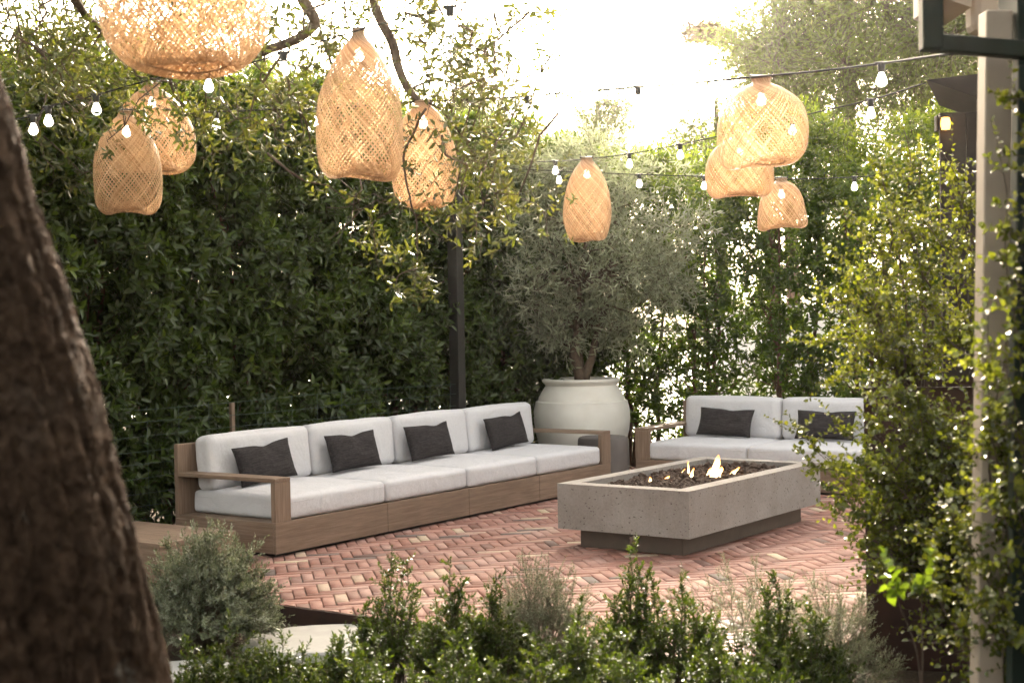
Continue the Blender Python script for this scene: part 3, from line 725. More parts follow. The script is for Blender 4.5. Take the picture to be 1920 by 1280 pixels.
# ================================================================ HEDGES
def hedge_proto(kind,seed,H=3.45,w=1.05,dp=.95,nshoot=760,low=1.0,mat='l_hedge',fresh_skylit=.0,L=.095,stem='redstem'):
    global rng; rng=np.random.default_rng(seed); rs=random.Random(seed)
    f=Fol()
    n=nshoot*2
    x=(rng.random(n)-.5)*w*1.15; z=rng.random(n)**.92*H; y=(rng.random(n)-.5)*dp
    core=rng.random(n)<.16
    # push most shoots to the two faces and the top
    face=(rng.random(n)<.80)&~core; y=np.where(core,y*.35,y); y=np.where(face,np.sign(y+1e-6)*dp*.5*(1-.28*rng.random(n)),y)
    # clumpy outline and gaps
    c=np.array([noise.noise(Vector((a*2.2,b_*2.2+seed*5,q*2.2))) for a,b_,q in zip(x,y,z)])
    keep=(c>-.16)|(core&(low==1.0)); dens=low+(1-low)*np.clip(z/(H*.62),0,1); keep&=rng.random(n)<dens
    x,y,z=x[keep],y[keep],z[keep]; c=c[keep]
    y=y*(1+.62*c); z=z+.10*c; n=len(x)
    C=np.stack([x,y,z],-1)
    A=np.stack([x*.5+rng.normal(size=n)*.35,np.sign(y)*.9*(np.abs(y)>dp*.25)+rng.normal(size=n)*.35,.35+rng.normal(size=n)*.4+1.6*np.clip((z-H*.88)/(H*.12),0,1)],-1)
    top=np.clip((z-H*.62)/(H*.38),0,1)
    lv=np.clip(.12+.42*rng.random(n)+fresh_skylit*top+.40*(rng.random(n)<.10),0,1)  # upper leaves paler: new growth, and sky light painted into the leaf colour
    v,fc,a,seg=shoots(C,A,.13+.05*rng.random(n),8,L,L*.48,lv,a0=80,a1=30,up=.2,jit=.35)
    f.add(v,fc,a,seg,.0028)
    # new upright leaders on top
    m_=int(26+40*fresh_skylit); C=np.stack([(rng.random(m_)-.5)*w,(rng.random(m_)-.5)*dp*.8,H-.12+rng.random(m_)*.12],-1); A=np.stack([rng.normal(size=m_)*.18,rng.normal(size=m_)*.18,np.ones(m_)],-1)
    v,fc,a,seg=shoots(C,A,.22+.22*rng.random(m_),12,L*.8,L*.28,np.clip(.5+.5*rng.random(m_),0,1),a0=60,a1=25,up=.3); f.add(v,fc,a,seg,.003)
    me=(np.concatenate(f.v),np.concatenate(f.f),np.concatenate(f.a)); root=empty('hedge_shrub',(0,0,0),0,'-','hedge shrub')
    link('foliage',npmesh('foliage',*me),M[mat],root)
    b=MB()
    for s in range(3):
        bx,by=rs.uniform(-.22,.22),rs.uniform(-.12,.12); pts=[(bx,by,-.1)]
        for k in range(1,9): pts.append((bx+rs.gauss(0,.03)+ (bx*.12*k),by+rs.gauss(0,.03),k*H*.108))
        b.tube(pts,[.030-.0026*k for k in range(9)],7)
        for k in range(2,8):
            for q in range(3):
                e=(pts[k][0]+rs.uniform(-.45,.45),pts[k][1]+rs.uniform(-.4,.4),pts[k][2]+rs.uniform(.1,.5)); b.tube(curve_pts(pts[k],e,3,0,.06),[.010,.008,.005,.003],5)
    b.obj('stem',M[stem],root,True)
    tv,tf=np.concatenate(f.tv),np.concatenate(f.tf); link('twigs',npmesh('twigs',tv,tf),M['twig'],root)
    return root
def place(root,l,rz,label,group,sc=(1,1,1)):
    if root.get('_used'): r=copy_tree(root)
    else: r=root; r['_used']=1
    r.location=l; r.rotation_euler=(0,0,rz); r.scale=sc; tag(r,label,'hedge shrub',group); return r
PL=[hedge_proto('l',31,nshoot=1550,fresh_skylit=.42,L=.108),hedge_proto('l',32,nshoot=1500,fresh_skylit=.48,L=.108),hedge_proto('l',33,nshoot=1550,fresh_skylit=.42,L=.108)]
PR=[hedge_proto('r',41,nshoot=1150,low=.56,mat='l_hedge2',fresh_skylit=.55,L=.085),hedge_proto('r',42,nshoot=1100,low=.60,mat='l_hedge2',fresh_skylit=.5,L=.085)]
LL=['hidden behind the foreground tree trunk, farthest left','just right of the foreground tree trunk','under the lowest hanging lamp at left','behind the near arm of the long sofa','behind the first dark pillow of the long sofa','behind the second seat of the long sofa','under the pointed lamp, behind the long sofa','behind the third seat of the long sofa','immediately left of the black post','immediately right of the black post','left of the olive tree','in the far corner behind the big pot']
for i in range(12):
    a=-3.9+i*.96
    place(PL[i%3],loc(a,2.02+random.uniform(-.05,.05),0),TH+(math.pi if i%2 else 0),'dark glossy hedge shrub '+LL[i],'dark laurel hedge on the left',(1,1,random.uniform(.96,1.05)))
RL=['behind the olive tree, right of the big pot','directly behind the gap between pot and far sofa','behind the left end of the far sofa','behind the first back cushion of the far sofa','behind the second back cushion of the far sofa','behind the leafy shrub at right','farther right behind the rusty planter','farthest right behind the planter']
for i in range(8):
    b_=1.2-i*.93
    place(PR[i%2],loc(7.15+random.uniform(-.06,.06),b_,0),TH-math.pi/2+(math.pi if i%2 else 0),'bright topped hedge shrub '+RL[i],'sparser bright hedge at the far side',(1,1,random.uniform(.94,1.03)))

# ================================================================ TREES
def clump_tree(name,base,trunk,tr,clumps,label,cat='tree',leaf='l_oak',L=.06,W=.02,k=8,sl=.16,bark='limb',limb_r=.03,simple_leaf=False,droop=0,group=None,up=.2,a0=70,a1=25,twr=.003,extra=None,fname='foliage',bname='trunk',jit=.3,hollow=.0,lvb=.0):
    root=empty(name,base,0,label,cat,group); o=np.array(base,float); bv=Vector(base)
    b=MB(); b.tube([Vector(p)-bv for p in trunk],tr,10)
    T=[Vector(p) for p in trunk]
    f=Fol()
    for (c,r,n) in clumps:
        c=Vector(c); r3=np.array(r if hasattr(r,'__len__') else (r,r,r),float)
        s=min(T[len(T)//3:] if len(T)>3 else T,key=lambda p:(p-c).length+ (0 if p.z<c.z else (p.z-c.z)*2))
        if limb_r: b.tube([p-bv for p in curve_pts(s,c,5,-.05,.05)],[limb_r*(1-.15*q) for q in range(6)],6)
        d=rdir(n); rad=(hollow+(1-hollow)*rng.random((n,1)))**.6; P=np.array(c)+d*rad*r3
        # finer limbs to some shoots
        if limb_r:
            for q in range(min(n//12,14)):
                b.tube([p-bv for p in curve_pts(c,Vector(P[q]),3,0,.08)],[limb_r*.35,limb_r*.28,limb_r*.2,limb_r*.12],5)
        A=d*.8+rng.normal(size=(n,3))*.5; A[:,2]+=up-droop
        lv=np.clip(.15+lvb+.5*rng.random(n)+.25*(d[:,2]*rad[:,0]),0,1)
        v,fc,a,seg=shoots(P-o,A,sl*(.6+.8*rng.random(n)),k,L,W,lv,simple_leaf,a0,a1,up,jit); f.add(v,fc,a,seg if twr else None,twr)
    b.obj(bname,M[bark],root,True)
    f.obj(fname,M[leaf],root,'twigs' if twr else None)
    return root
# olive in the pot
rng=np.random.default_rng(5)
oc=[]; O=PC+Vector((0,0,.93)); 
for i in range(80):
    th=random.random()*6.283; r=math.sqrt(random.random()); zz=random.random()
    rr=1.27*math.sin(math.pi*(.10+.78*zz))**.75
    oc.append((PC+Vector((.12+r*rr*math.cos(th),r*rr*math.sin(th)*.8,1.40+1.9*zz)),(.22,.22,.18),27))
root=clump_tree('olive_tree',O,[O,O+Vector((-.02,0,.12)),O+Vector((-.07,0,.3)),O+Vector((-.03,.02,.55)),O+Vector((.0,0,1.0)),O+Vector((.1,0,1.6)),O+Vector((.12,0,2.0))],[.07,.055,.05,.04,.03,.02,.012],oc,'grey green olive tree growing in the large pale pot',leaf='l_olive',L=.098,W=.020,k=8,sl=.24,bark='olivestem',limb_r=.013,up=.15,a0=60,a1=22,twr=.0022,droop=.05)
b=MB(); b.tube([O*0+Vector(p) for p in ((.02,0,-.01),(.05,0,.1),(.12,.0,.28),(.17,.02,.5),(.3,.05,.9),(.35,.1,1.4))],[.06,.05,.042,.035,.025,.012],10)
b.tube([Vector(p) for p in ((.0,.02,-.01),(.0,.05,.15),(-.01,.12,.4),(.05,.3,.9))],[.05,.04,.03,.015],10); b.obj('stem',M['olivestem'],root,True)

# foreground oak : trunk with real bark relief, limbs that reach over the courtyard, hanging foliage
ob=Vector((-.98,3.0,-.1)); oak=empty('oak_tree',ob,0,'massive rough barked tree at the left edge with limbs overhanging the courtyard','tree')
def oak_trunk():
    path=[(-.93,3.0,-.1,.47),(-.97,3.0,.35,.35),(-1.03,3.0,.91,.290),(-1.085,3.0,1.22,.287),(-1.128,3.0,1.44,.282),(-1.183,3.0,1.65,.277),(-1.25,3.0,1.87,.272),(-1.30,3.0,2.09,.277),(-1.42,3.05,2.5,.255),(-1.55,3.15,3.1,.24),(-1.62,3.3,3.8,.22)]
    C=crom([p for p in path],260); V=[];Fc=[];seg=300
    for i in range(len(C)):
        x,y,z,r=C[i]
        for k in range(seg):
            a=2*math.pi*k/seg; ca,sa=math.cos(a),math.sin(a)
            q=Vector((ca*r*2.2,sa*r*2.2,z))
            big=noise.noise(q*2.3)*.03
            qq=Vector((q.x*21,q.y*21,z*27)); w=noise.noise(qq*.22)*2.2+noise.noise(Vector((q.x*7,q.y*7,z*3)))*1.6
            d,_=noise.voronoi(qq*1.05+Vector((w,w,w))); cr_=min(.28,d[1]-d[0])/.28
            fine=noise.noise(qq*3.2)*.004
            rr=r+big+(cr_**.5)*.010-.007+noise.noise(Vector((q.x*13,q.y*13,z*3.2)))*.016-.02*max(0,.12-abs(noise.noise(Vector((q.x*9+4,q.y*9,z*2.0)))))/.12*.6+fine
            V.append((x+rr*ca-ob.x,y+rr*sa-ob.y,z-ob.z))
    for i in range(len(C)-1):
        for k in range(seg): k2=(k+1)%seg; Fc.append((i*seg+k,i*seg+k2,(i+1)*seg+k2,(i+1)*seg+k))
    link('trunk',npmesh('trunk',V,Fc,None,True),M['bark'],oak)
oak_trunk()
def limb(pts,rad,sides=10,name='limb'):
    C=crom([tuple(p) for p in pts],len(pts)*5); rr=np.interp(np.linspace(0,len(pts)-1,len(C)),range(len(pts)),rad)
    C=[Vector(c)-ob+Vector([noise.noise(Vector(c)*3+Vector((k*9,0,0)))*.025 for k in range(3)]) for c in C]
    b=MB(); b.tube(C,list(rr),sides); return b.obj(name,M['limb'],oak,True)
main=[Vector((-1.62,3.3,3.7)),Vector((-1.6,4.2,4.35)),Vector((-1.45,5.8,4.7)),Vector((-1.2,7.4,4.9)),Vector((-.9,8.6,4.8)),Vector((-.3,9.8,4.9)),Vector((.4,11,4.8))]
limb(main,[.2,.16,.13,.11,.09,.06,.03])
LA=[Vector((-1.2,7.4,4.9)),at(520,-170,8),at(548,-60,8.2),at(570,0,8.3),at(592,44,8.4),at(562,78,8.4),at(507,92,8.4),at(470,108,8.5),at(425,122,8.6),at(370,128,8.7),at(320,150,8.8)]
limb(LA,[.06,.045,.037,.034,.032,.028,.025,.02,.015,.011,.006])
LB=[main[4],at(665,-150,8.8),at(690,-60,8.9),at(708,20,9.0),at(738,85,9.0),at(748,130,9.0),at(762,165,9.0),at(786,192,9.0),at(830,232,9.05),at(862,282,9.1),at(935,302,9.2)]
limb(LB,[.05,.034,.032,.030,.029,.027,.024,.018,.008,.006,.003])
LC=[main[2],at(60,-150,7.5),at(120,-40,8),at(170,40,8.5),at(250,95,9),at(310,140,9.3)]
limb(LC,[.06,.045,.03,.02,.012,.006])
tw=[ [(525,112),(545,150),(535,190),(490,215),(430,270),(380,300)],[(410,126),(395,160),(378,215),(366,262)],[(318,150),(330,175),(365,215),(395,225)],[(540,150),(555,190),(575,240),(590,300),(612,340)],[(560,190),(570,240),(560,270)],[(735,88),(715,130),(700,150)],
 [(770,170),(820,150),(880,160),(930,140)],[(760,20),(850,60),(905,90),(985,110)],[(850,60),(862,120),(860,170)],[(800,200),(760,300),(770,380),(779,430),(779,500),(775,540)],[(779,505),(745,520),(752,560)],[(779,505),(800,545)],[(690,400),(700,450),(712,500)],[(870,290),(850,390),(862,440)],[(905,300),(935,350),(925,420)],[(940,200),(985,240),(1010,270)],[(300,-20),(330,40),(322,120)],[(60,20),(120,90),(190,110)]]
f=Fol(); rng=np.random.default_rng(21); random.seed(21)
tb=MB()
def oakleaf(P,n,spread,sl=.13,L=.062,lvb=0,simp=False):
    C=np.array(P)+rng.normal(size=(n,3))*np.array(spread); A=rng.normal(size=(n,3)); A[:,2]-=.35
    v,fc,a,seg=shoots(C-np.array(ob),A,sl*(.6+.8*rng.random(n)),7,L,L*.42,np.clip(lvb+.15+.7*rng.random(n),0,1),simp,80,30,.15,.4); f.add(v,fc,a,seg,.0022)
for w in tw:
    d=random.uniform(8.6,9.4); P=[at(x,y,d) for x,y in w]; C=crom([tuple(p) for p in P],len(P)*6)
    C2=[Vector(c)-ob+Vector([noise.noise(Vector(c)*6+Vector((k*9,0,0)))*.03 for k in range(3)]) for c in C]
    r0=.009 if len(P)>3 else .006; tb.tube(C2,[max(.0022,r0*(1-i/len(C2)*.8)) for i in range(len(C2))],6)
    for c in C[3::3]: oakleaf(c,2,(.05,.05,.05),.10)
# canopy clumps : (px, py, depth, radius in px, shoots)
CL=[]
def clump(px,py,Y,rp,n): CL.append((px,py,Y,rp,n))
for (x0,x1,y0,y1,cnt,n) in ((-260,200,-420,60,34,22),(0,640,-300,0,18,16),(380,1020,-330,-20,12,12),(20,560,0,130,22,11),(430,640,20,220,10,8),(620,960,-40,150,16,9),(800,1010,60,260,12,9),(840,1010,250,420,13,10),(640,880,370,450,4,3),(20,240,60,330,16,13),(330,620,150,250,8,8),(960,1100,-80,60,5,6)):
    for i in range(cnt): clump(random.uniform(x0,x1),random.uniform(y0,y1),random.uniform(7.6,10.8),random.uniform(25,60),n)
for px,py,Y,rp,n in CL:
    c=at(px,py,Y); s=rp*Y/F; oakleaf(c,n,(s,s*1.4,s*.8),.14,.062,.1 if px>780 else 0)
    if random.random()<.75:
        e=c+Vector((random.uniform(-.5,.5),random.uniform(-.3,.3),random.uniform(.2,.7))); tb.tube([p-ob for p in curve_pts(e,c,4,0,.12)],[.008,.007,.006,.004,.003],5)
        for q in range(3): tb.tube([p-ob for p in curve_pts(c,c+Vector((random.gauss(0,s),random.gauss(0,s),random.gauss(0,s))),3,0,.12)],[.004,.003,.003,.002],4)
# unseen crown clumps added over and behind the camera to darken frontal light
for i in range(150):
    c=Vector((random.uniform(-8,5.5),random.uniform(-6.5,6.2),random.uniform(3.9,6.6)))
    if c.y>3.5 and c.z<4.3: c.z+=.8
    oakleaf(c,46,(.62,.62,.38),.2,.10,0,True)
for e in ((-4,-3,5.2),(-1,-4,5.6),(2,-2,5.4),(3.5,2,5.2),(1,3,5.5),(-5,2,5.3)):
    q=Vector(e); tb.tube([p-ob for p in curve_pts(Vector((-1.62,3.3,3.7)),q,8,-.5,.05)],[.13,.12,.10,.09,.075,.06,.05,.035,.02],8)
tb.obj('branches',M['limb'],oak,True)
f.obj('foliage',M['l_oak'],oak,'twigs')

# trees beyond the hedges
rng=np.random.default_rng(77); random.seed(77)
def far_tree(px,Y,ztop,zbot,rx,label,leaf='l_far',nc=26,ns=60,L=.12,W=.026,k=9,sl=.42,tr=.16,lean=0,droop=.35,ry=None,dense=1.0):
    X=(px-960)/F*Y; base=Vector((X,Y,-.1)); zc=(ztop+zbot)/2; hz=(ztop-zbot)/2
    trunk=[base,Vector((X+.1,Y,zbot*.5)),Vector((X+lean*.3,Y,zbot)),Vector((X+lean*.6,Y,zc)),Vector((X+lean,Y,ztop-.3*hz))]
    cl=[]
    for i in range(nc):
        d=rdir(1)[0]; r=random.random()**.4*.86; cl.append((Vector((X+lean*.6+d[0]*r*rx,Y+d[1]*r*(ry or rx),zc+d[2]*r*hz)),(rx*.36,rx*.36,hz*.24),int(ns*dense*1.7)))
    return clump_tree('tree',base,trunk,[tr,tr*.85,tr*.7,tr*.45,tr*.2],cl,label,'tree',leaf,L,W,k,sl,'limb',tr*.16,True,droop,'trees beyond the hedge',.1,55,30,.004,jit=.35)
far_tree(1600,23,8.9,3.0,2.3,'large feathery pale green tree rising behind the far hedge at right',nc=54,ns=80)
far_tree(1480,27,8.4,4.2,1.3,'slim pale tree between the dome lamp and the large feathery tree',nc=22,ns=55)
far_tree(1350,26,5.8,3.2,1.7,'lower feathery tree behind the dome lamp',nc=24,ns=60)
far_tree(1790,20,8.0,2.6,1.9,'feathery tree at the right, partly behind the green frame',nc=38,ns=72)
far_tree(1110,32,6.6,3.6,1.35,'small round hazy tree just above the olive tree',nc=22,ns=60,lean=.2)
far_tree(905,27,6.0,3.2,1.5,'pale green tree behind the black post',nc=20,ns=60)
far_tree(500,22,5.9,3.0,1.9,'pale green tree above the left hedge, right of the pear shaped lamp',nc=24,ns=60)
far_tree(700,24,5.6,3.0,1.7,'pale green tree behind the pointed lamp',nc=22,ns=60)
far_tree(130,17.5,4.7,2.6,1.5,'bushy green tree above the hedge beside the foreground trunk','l_farg',nc=34,ns=60,L=.10,W=.045,k=7,sl=.2,droop=0)
far_tree(330,19,4.5,2.6,1.5,'bushy green tree behind the pear shaped lamp','l_farg',nc=26,ns=60,L=.10,W=.045,k=7,sl=.2,droop=0)
# dried brown clump on the far side of the large feathery tree
X=(1330-960)/F*26
cl=[(at(1305,62,26),(.26,.2,.12),200),(at(1335,62,26),(.28,.2,.12),220),(at(1380,84,26),(.26,.2,.06),40),(at(1410,95,26),(.2,.2,.05),36),(at(1430,62,26),(.2,.2,.25),26)]
clump_tree('tree',(X+1.2,26,-.1),[Vector((X+1.2,26,-.1)),Vector((X+1.1,26,3)),Vector((X+.8,26,5.5)),at(1400,95,26)],[.14,.11,.08,.05],cl,'bare tree carrying a clump of dried brown leaves against the bright sky','tree','l_dry',.10,.03,8,.16,'limb',.02,True,0,'trees beyond the hedge',.1,twr=.004)

# ================================================================ RIGHT SIDE: PLANTER, SHRUBS, BUILDING
def boxat(pa,pb,name,mat,parent,off,bev=.004):
    b=MB(); b.box(min(pa.x,pb.x)-off.x,max(pa.x,pb.x)-off.x,min(pa.y,pb.y)-off.y,max(pa.y,pb.y)-off.y,min(pa.z,pb.z)-off.z,max(pa.z,pb.z)-off.z,bev); return b.obj(name,mat,parent)
pl=Vector((1.70,7.12,-.1))
b=MB(); 
for args in ((0,1.6,0,.012,0,1.36),(0,.012,.0125,1.1,0,1.36),(1.588,1.6,.0125,1.1,0,1.36),(.0125,1.5875,1.088,1.1,0,1.36)): b.box(*args,.002)
plant=b.obj('planter_box',M['corten'],None,False,None,pl); plant.rotation_euler.z=R(-15); tag(plant,'tall dark rust brown steel planter at the right of the patio','planter')
b=MB(); b.box(-.008,1.608,-.008,.03,1.36,1.368,.001); b.obj('rim',M['corten'],plant)
b=MB(); b.box(.013,1.587,.013,1.087,1.2,1.27,0); b.obj('soil',M['soil'],plant)
rng=np.random.default_rng(101); random.seed(101)
def stem_shrub(base,stems,label,leaf,L,W,side=.34,per=9,k=9,name='leafy_shrub',cat='shrub',group=None,r0=.008,up=.25,jit=.5,a0=75,a1=35,stemmat='twig',spread=1.0,dens=1.0,start=.15,simp=False):
    bv=Vector(base); root=empty(name,bv,0,label,cat,group); b=MB(); f=Fol(); o=np.array(bv)
    for st in stems:
        C=crom([tuple(p) for p in st],max(8,len(st)*8)); C2=[Vector(c)-bv+Vector([noise.noise(Vector(c)*4+Vector((q*9,0,0)))*.03 for q in range(3)]) for c in C]
        n=len(C); b.tube(C2,[max(.0015,r0*(1-.85*i/n)) for i in range(n)],6)
        ln=sum((C2[i+1]-C2[i]).length for i in range(n-1)); m_=int(ln*per*dens*2.9)
        idx=start+(1-start)*rng.random(m_); P=np.array([C2[min(n-1,int(t*(n-1)))] for t in idx])
        A=rng.normal(size=(m_,3))*np.array([1,1,.45])*spread; A[:,2]+=up+.2
        sl=side*(.35+.9*rng.random(m_))*(1.1-.6*idx)
        v,fc,a,seg=shoots(P,A,sl,k,L,W,None,simp,a0,a1,.35,jit); f.add(v,fc,a,seg,.0016)
        # leaves on the tip
        v,fc,a,seg=shoots(np.array([C2[-2]]),np.array([C2[-1]-C2[-2]]),.12,8,L,W,None,simp,a0,a1,.3,jit); f.add(v,fc,a)
    b.obj('stems',M[stemmat],root,True); f.obj('foliage',M[leaf],root,'twigs'); return root
def stems_from(base,tips,Yb=None,n=4,wob=.05):
    out=[]
    for t in tips:
        q=at(*t); p=Vector(base)+Vector((random.uniform(-.1,.1),random.uniform(-.08,.08),0)); mid=p.lerp(q,.5)+Vector((random.gauss(0,.05),random.gauss(0,.05),.10)); out.append([p,p.lerp(mid,.5)+Vector((0,0,.04)),mid,mid.lerp(q,.5)+Vector((random.gauss(0,.03),0,.03)),q])
    return out
bA=Vector((2.08,7.55,1.17))
stem_shrub(bA,stems_from(bA,[(1640,300,7.3),(1600,400,7.1),(1565,470,7.2),(1550,560,7.0),(1690,240,7.4),(1720,290,7.3),(1660,380,6.9),(1545,640,6.9),(1555,720,6.8),(1600,520,6.8),(1650,560,6.8),(1700,430,6.9),(1620,650,6.8),(1690,640,6.8)]),'tall airy shrub with small round olive green leaves rising from the steel planter','l_pitto',.031,.028,.36,11,9,r0=.010)
bB=Vector((2.55,7.6,1.17))
stem_shrub(bB,stems_from(bB,[(1760,280,7.4),(1800,360,7.3),(1850,300,7.4),(1740,420,7.0),(1800,520,7.0),(1830,620,7.0),(1760,640,6.9),(1720,560,6.9),(1880,480,7.2)]),'round leaved shrub at the planter\'s right end, in front of the dark timber screen','l_pitto',.031,.028,.34,11,9,r0=.010)
# vine hanging over the planter face
bC=Vector((2.3,6.72,-.1))
tC=[(1505,812,6.5),(1520,860,6.4),(1490,800,6.6),(1540,905,6.3),(1560,960,6.4),(1600,1010,6.3),(1600,860,6.4),(1640,800,6.5),(1700,820,6.4),(1760,800,6.3),(1650,900,6.4),(1720,900,6.3),(1600,960,6.4),(1680,980,6.4),(1640,1060,6.4),(1800,880,6.2),(1620,740,6.6),(1560,770,6.6),(1700,740,6.5),(1780,740,6.4),(1640,720,6.5),(1670,760,6.45),(1740,770,6.4),(1820,760,6.3),(1760,860,6.2),(1800,940,6.2),(1740,1000,6.3),(1660,850,6.4),(1830,820,6.2),(1635,735,6.3),(1655,715,6.3),(1690,725,6.3),(1720,740,6.3),(1625,790,6.35),(1645,870,6.3),(1665,930,6.3),(1690,1050,6.3),(1760,1080,6.2)]
stem_shrub(bC,stems_from(bC,tC),'dense small leaved climber spilling over the planter face towards the fire table','l_vine',.030,.027,.30,10,9,name='climbing_shrub',r0=.006,up=.1)
bD=Vector((1.95,5.3,-.1))
stem_shrub(bD,stems_from(bD,[(1750,1000,5.2),(1820,900,5.1),(1870,820,5.0),(1800,1080,5.1),(1900,980,4.9),(1880,700,5.0),(1900,1100,4.9),(1830,1180,5.0),(1850,560,4.6),(1890,400,4.6),(1870,260,4.6),(1905,160,4.6),(1840,640,4.6),(1880,620,4.5),(1900,500,4.5),(1895,760,4.5),(1870,900,4.5),(1900,880,4.5),(1880,1040,4.5),(1900,1180,4.5),(1860,1120,4.5),(1780,940,4.8),(1820,1010,4.8)]),'out of focus climber closest to the camera, winding up the cream post','l_vine',.030,.027,.26,8,8,name='climbing_shrub',r0=.006,up=.1)
bE=at(1692,1135,4.6); bE0=Vector((bE.x+.15,bE.y+.1,-.1))
stem_shrub(bE0,[[bE0,bE0.lerp(bE,.5),at(1695,1140,4.6),at(1688,1110,4.6)],[bE0,bE0.lerp(bE,.6),at(1730,1130,4.65),at(1735,1100,4.65)]],'bright green young plant with lobed leaves in front of the steel planter','l_vineleaf',.05,.045,.04,1.2,4,name='young_plant',cat='plant',r0=.004,start=.8)

hb_=Vector((1.62,4.9,-.1)); bl=empty('garden_building',hb_,0,'corner of a cream and dark green timber building at the right edge','building')
b=MB(); b.box(-.045,.045,-.045,.045,0,2.75,.006); p=b.obj('post',M['cream'],bl,False,None,(.0,.1,0)); p.rotation_euler=(0,R(1.5),0); p.location=(-.025,.12,0)
b=MB(); b.box(-.046,.02,.0,.02,0,.02,0)
def frame_bar(p,q,w,name,d=.05):
    p=Vector(p);q=Vector(q); t=(q-p); L=t.length; b=MB(); b.box(-w/2,w/2,-d/2,d/2,0,L,.006)
    o=b.obj(name,M['green'],bl); o.rotation_euler=t.to_track_quat('Z','Y').to_euler(); 
    o.rotation_euler=Matrix(((t.normalized().cross(Vector((0,1,0)))*-1).normalized(),Vector((0,1,0)),t.normalized())).transposed().to_euler() if True else o.rotation_euler
    o.location=p-hb_; return o
Yf=4.78
frame_bar(at(1746,94,Yf),at(1744,-120,Yf),.068,'frame_upright',.06)
frame_bar(at(1727,79,Yf),at(2010,102,Yf),.056,'frame_rail',.055)
frame_bar(at(1921,125,Yf+.01),at(1903,1500,Yf+.01),.056,'frame_jamb',.05)
MB().box(1.86-hb_.x,6.2-hb_.x,-8.3-hb_.y,5.0-hb_.y,3.0,3.16,.01).obj('roof',M['cream'],bl)
p1=at(1765,-60,5.5); p2=at(2100,22,5.5)
boxat(at(1822,-200,5.5),at(2100,66,5.62),'fascia',M['cream'],bl,hb_,.03)
b=MB(); q=[at(1768,-4,5.45)-hb_,at(1822,14,5.45)-hb_,at(1822,-60,5.45)-hb_,at(1768,-60,5.45)-hb_]; q2=[v+Vector((0,.4,0)) for v in q]
b.add(q+q2,[(0,1,2,3),(7,6,5,4),(0,4,5,1),(3,2,6,7),(0,3,7,4),(1,5,6,2)]); b.obj('eave_bracket',M['cream'],bl)
wx=at(1935,600,4.85); b=MB(); b.box(wx.x-hb_.x,wx.x-hb_.x+1.2,.05,.25,0,2.9,.004); b.box(wx.x-hb_.x+.35,wx.x-hb_.x+.55,-10.5,.049,0,2.9,.004);  # long second box: unseen side wall added to darken light from behind
for k in range(37): yy=-10.4+k*.285; b.box(wx.x-hb_.x+.322,wx.x-hb_.x+.3495,yy,yy+.035,0.02,2.88,.003)
b.obj('wall',M['green'],bl)
MB().box(-8.5-hb_.x,2.2-hb_.x,-8.2-hb_.y,-8.0-hb_.y,0,3.3,.004).obj('rear_sky_blocker',M['green'],bl)  # unseen wall added behind the camera to cut the sky light from there
# dark timber screen with canopy behind the shrubs
sx=at(1766,600,8.35); sc_=Vector((sx.x,8.35,-.1)); scr=empty('timber_screen',sc_,0,'dark timber screen wall behind the round leaved shrub at right','screen')
ztop=at(1766,212,8.35).z
for k in range(9):
    b=MB(); b.box(k*.15,k*.15+.146,-.015,.015,0,ztop+.1,.003); b.obj('board',M['darkwall'],scr)
b=MB(); b.box(-.01,1.37,.0155,.07,ztop-.0,ztop+.09,.003); b.obj('top_rail',M['darkwall'],scr)
a0=at(1737,150,8.3); a1=at(1760+120,133,8.3); a2=at(1880,200,8.3)
b=MB(); q=[v-a0 for v in (a0,a2,a1)]; q2=[v+Vector((.42,1.2,.02)) for v in q]
b.add(q+q2,[(0,1,2),(5,4,3),(0,3,4,1),(1,4,5,2),(2,5,3,0)]); tag(b.obj('canopy',M['darkwall'],None,False,None,a0),'dark wedge shaped canopy above the timber screen','canopy')
wl=empty('wall_lamp',at(1773,232,8.28),0,'small amber lamp glowing at the top of the timber screen','lamp')
b=MB(); b.lathe([(.0005,.035),(.022,.032),(.028,0),(.022,-.032),(.0005,-.035)],14); b.obj('glass',M['amber'],wl,True)
b=MB(); b.lathe([(.0005,.05),(.036,.045),(.036,.036),(.0005,.036)],14); b.tube([(0,0,.04),(0,.06,.04)],.006,6); b.obj('cap',M['black'],wl,True)
# white garden wall and parked-off whites beyond the right hedge
w0=loc(12.5,3.0,-.1); gw=empty('garden_wall',w0,TH-math.pi/2,'white rendered wall glimpsed through the gaps of the far hedge','wall')
MB().box(0,9,0,.2,0,1.75,.01).obj('wall_body',M['white_wall'],gw)
MB().box(-.03,9.03,-.03,.23,1.752,1.82,.008).obj('coping',M['pave'],gw)

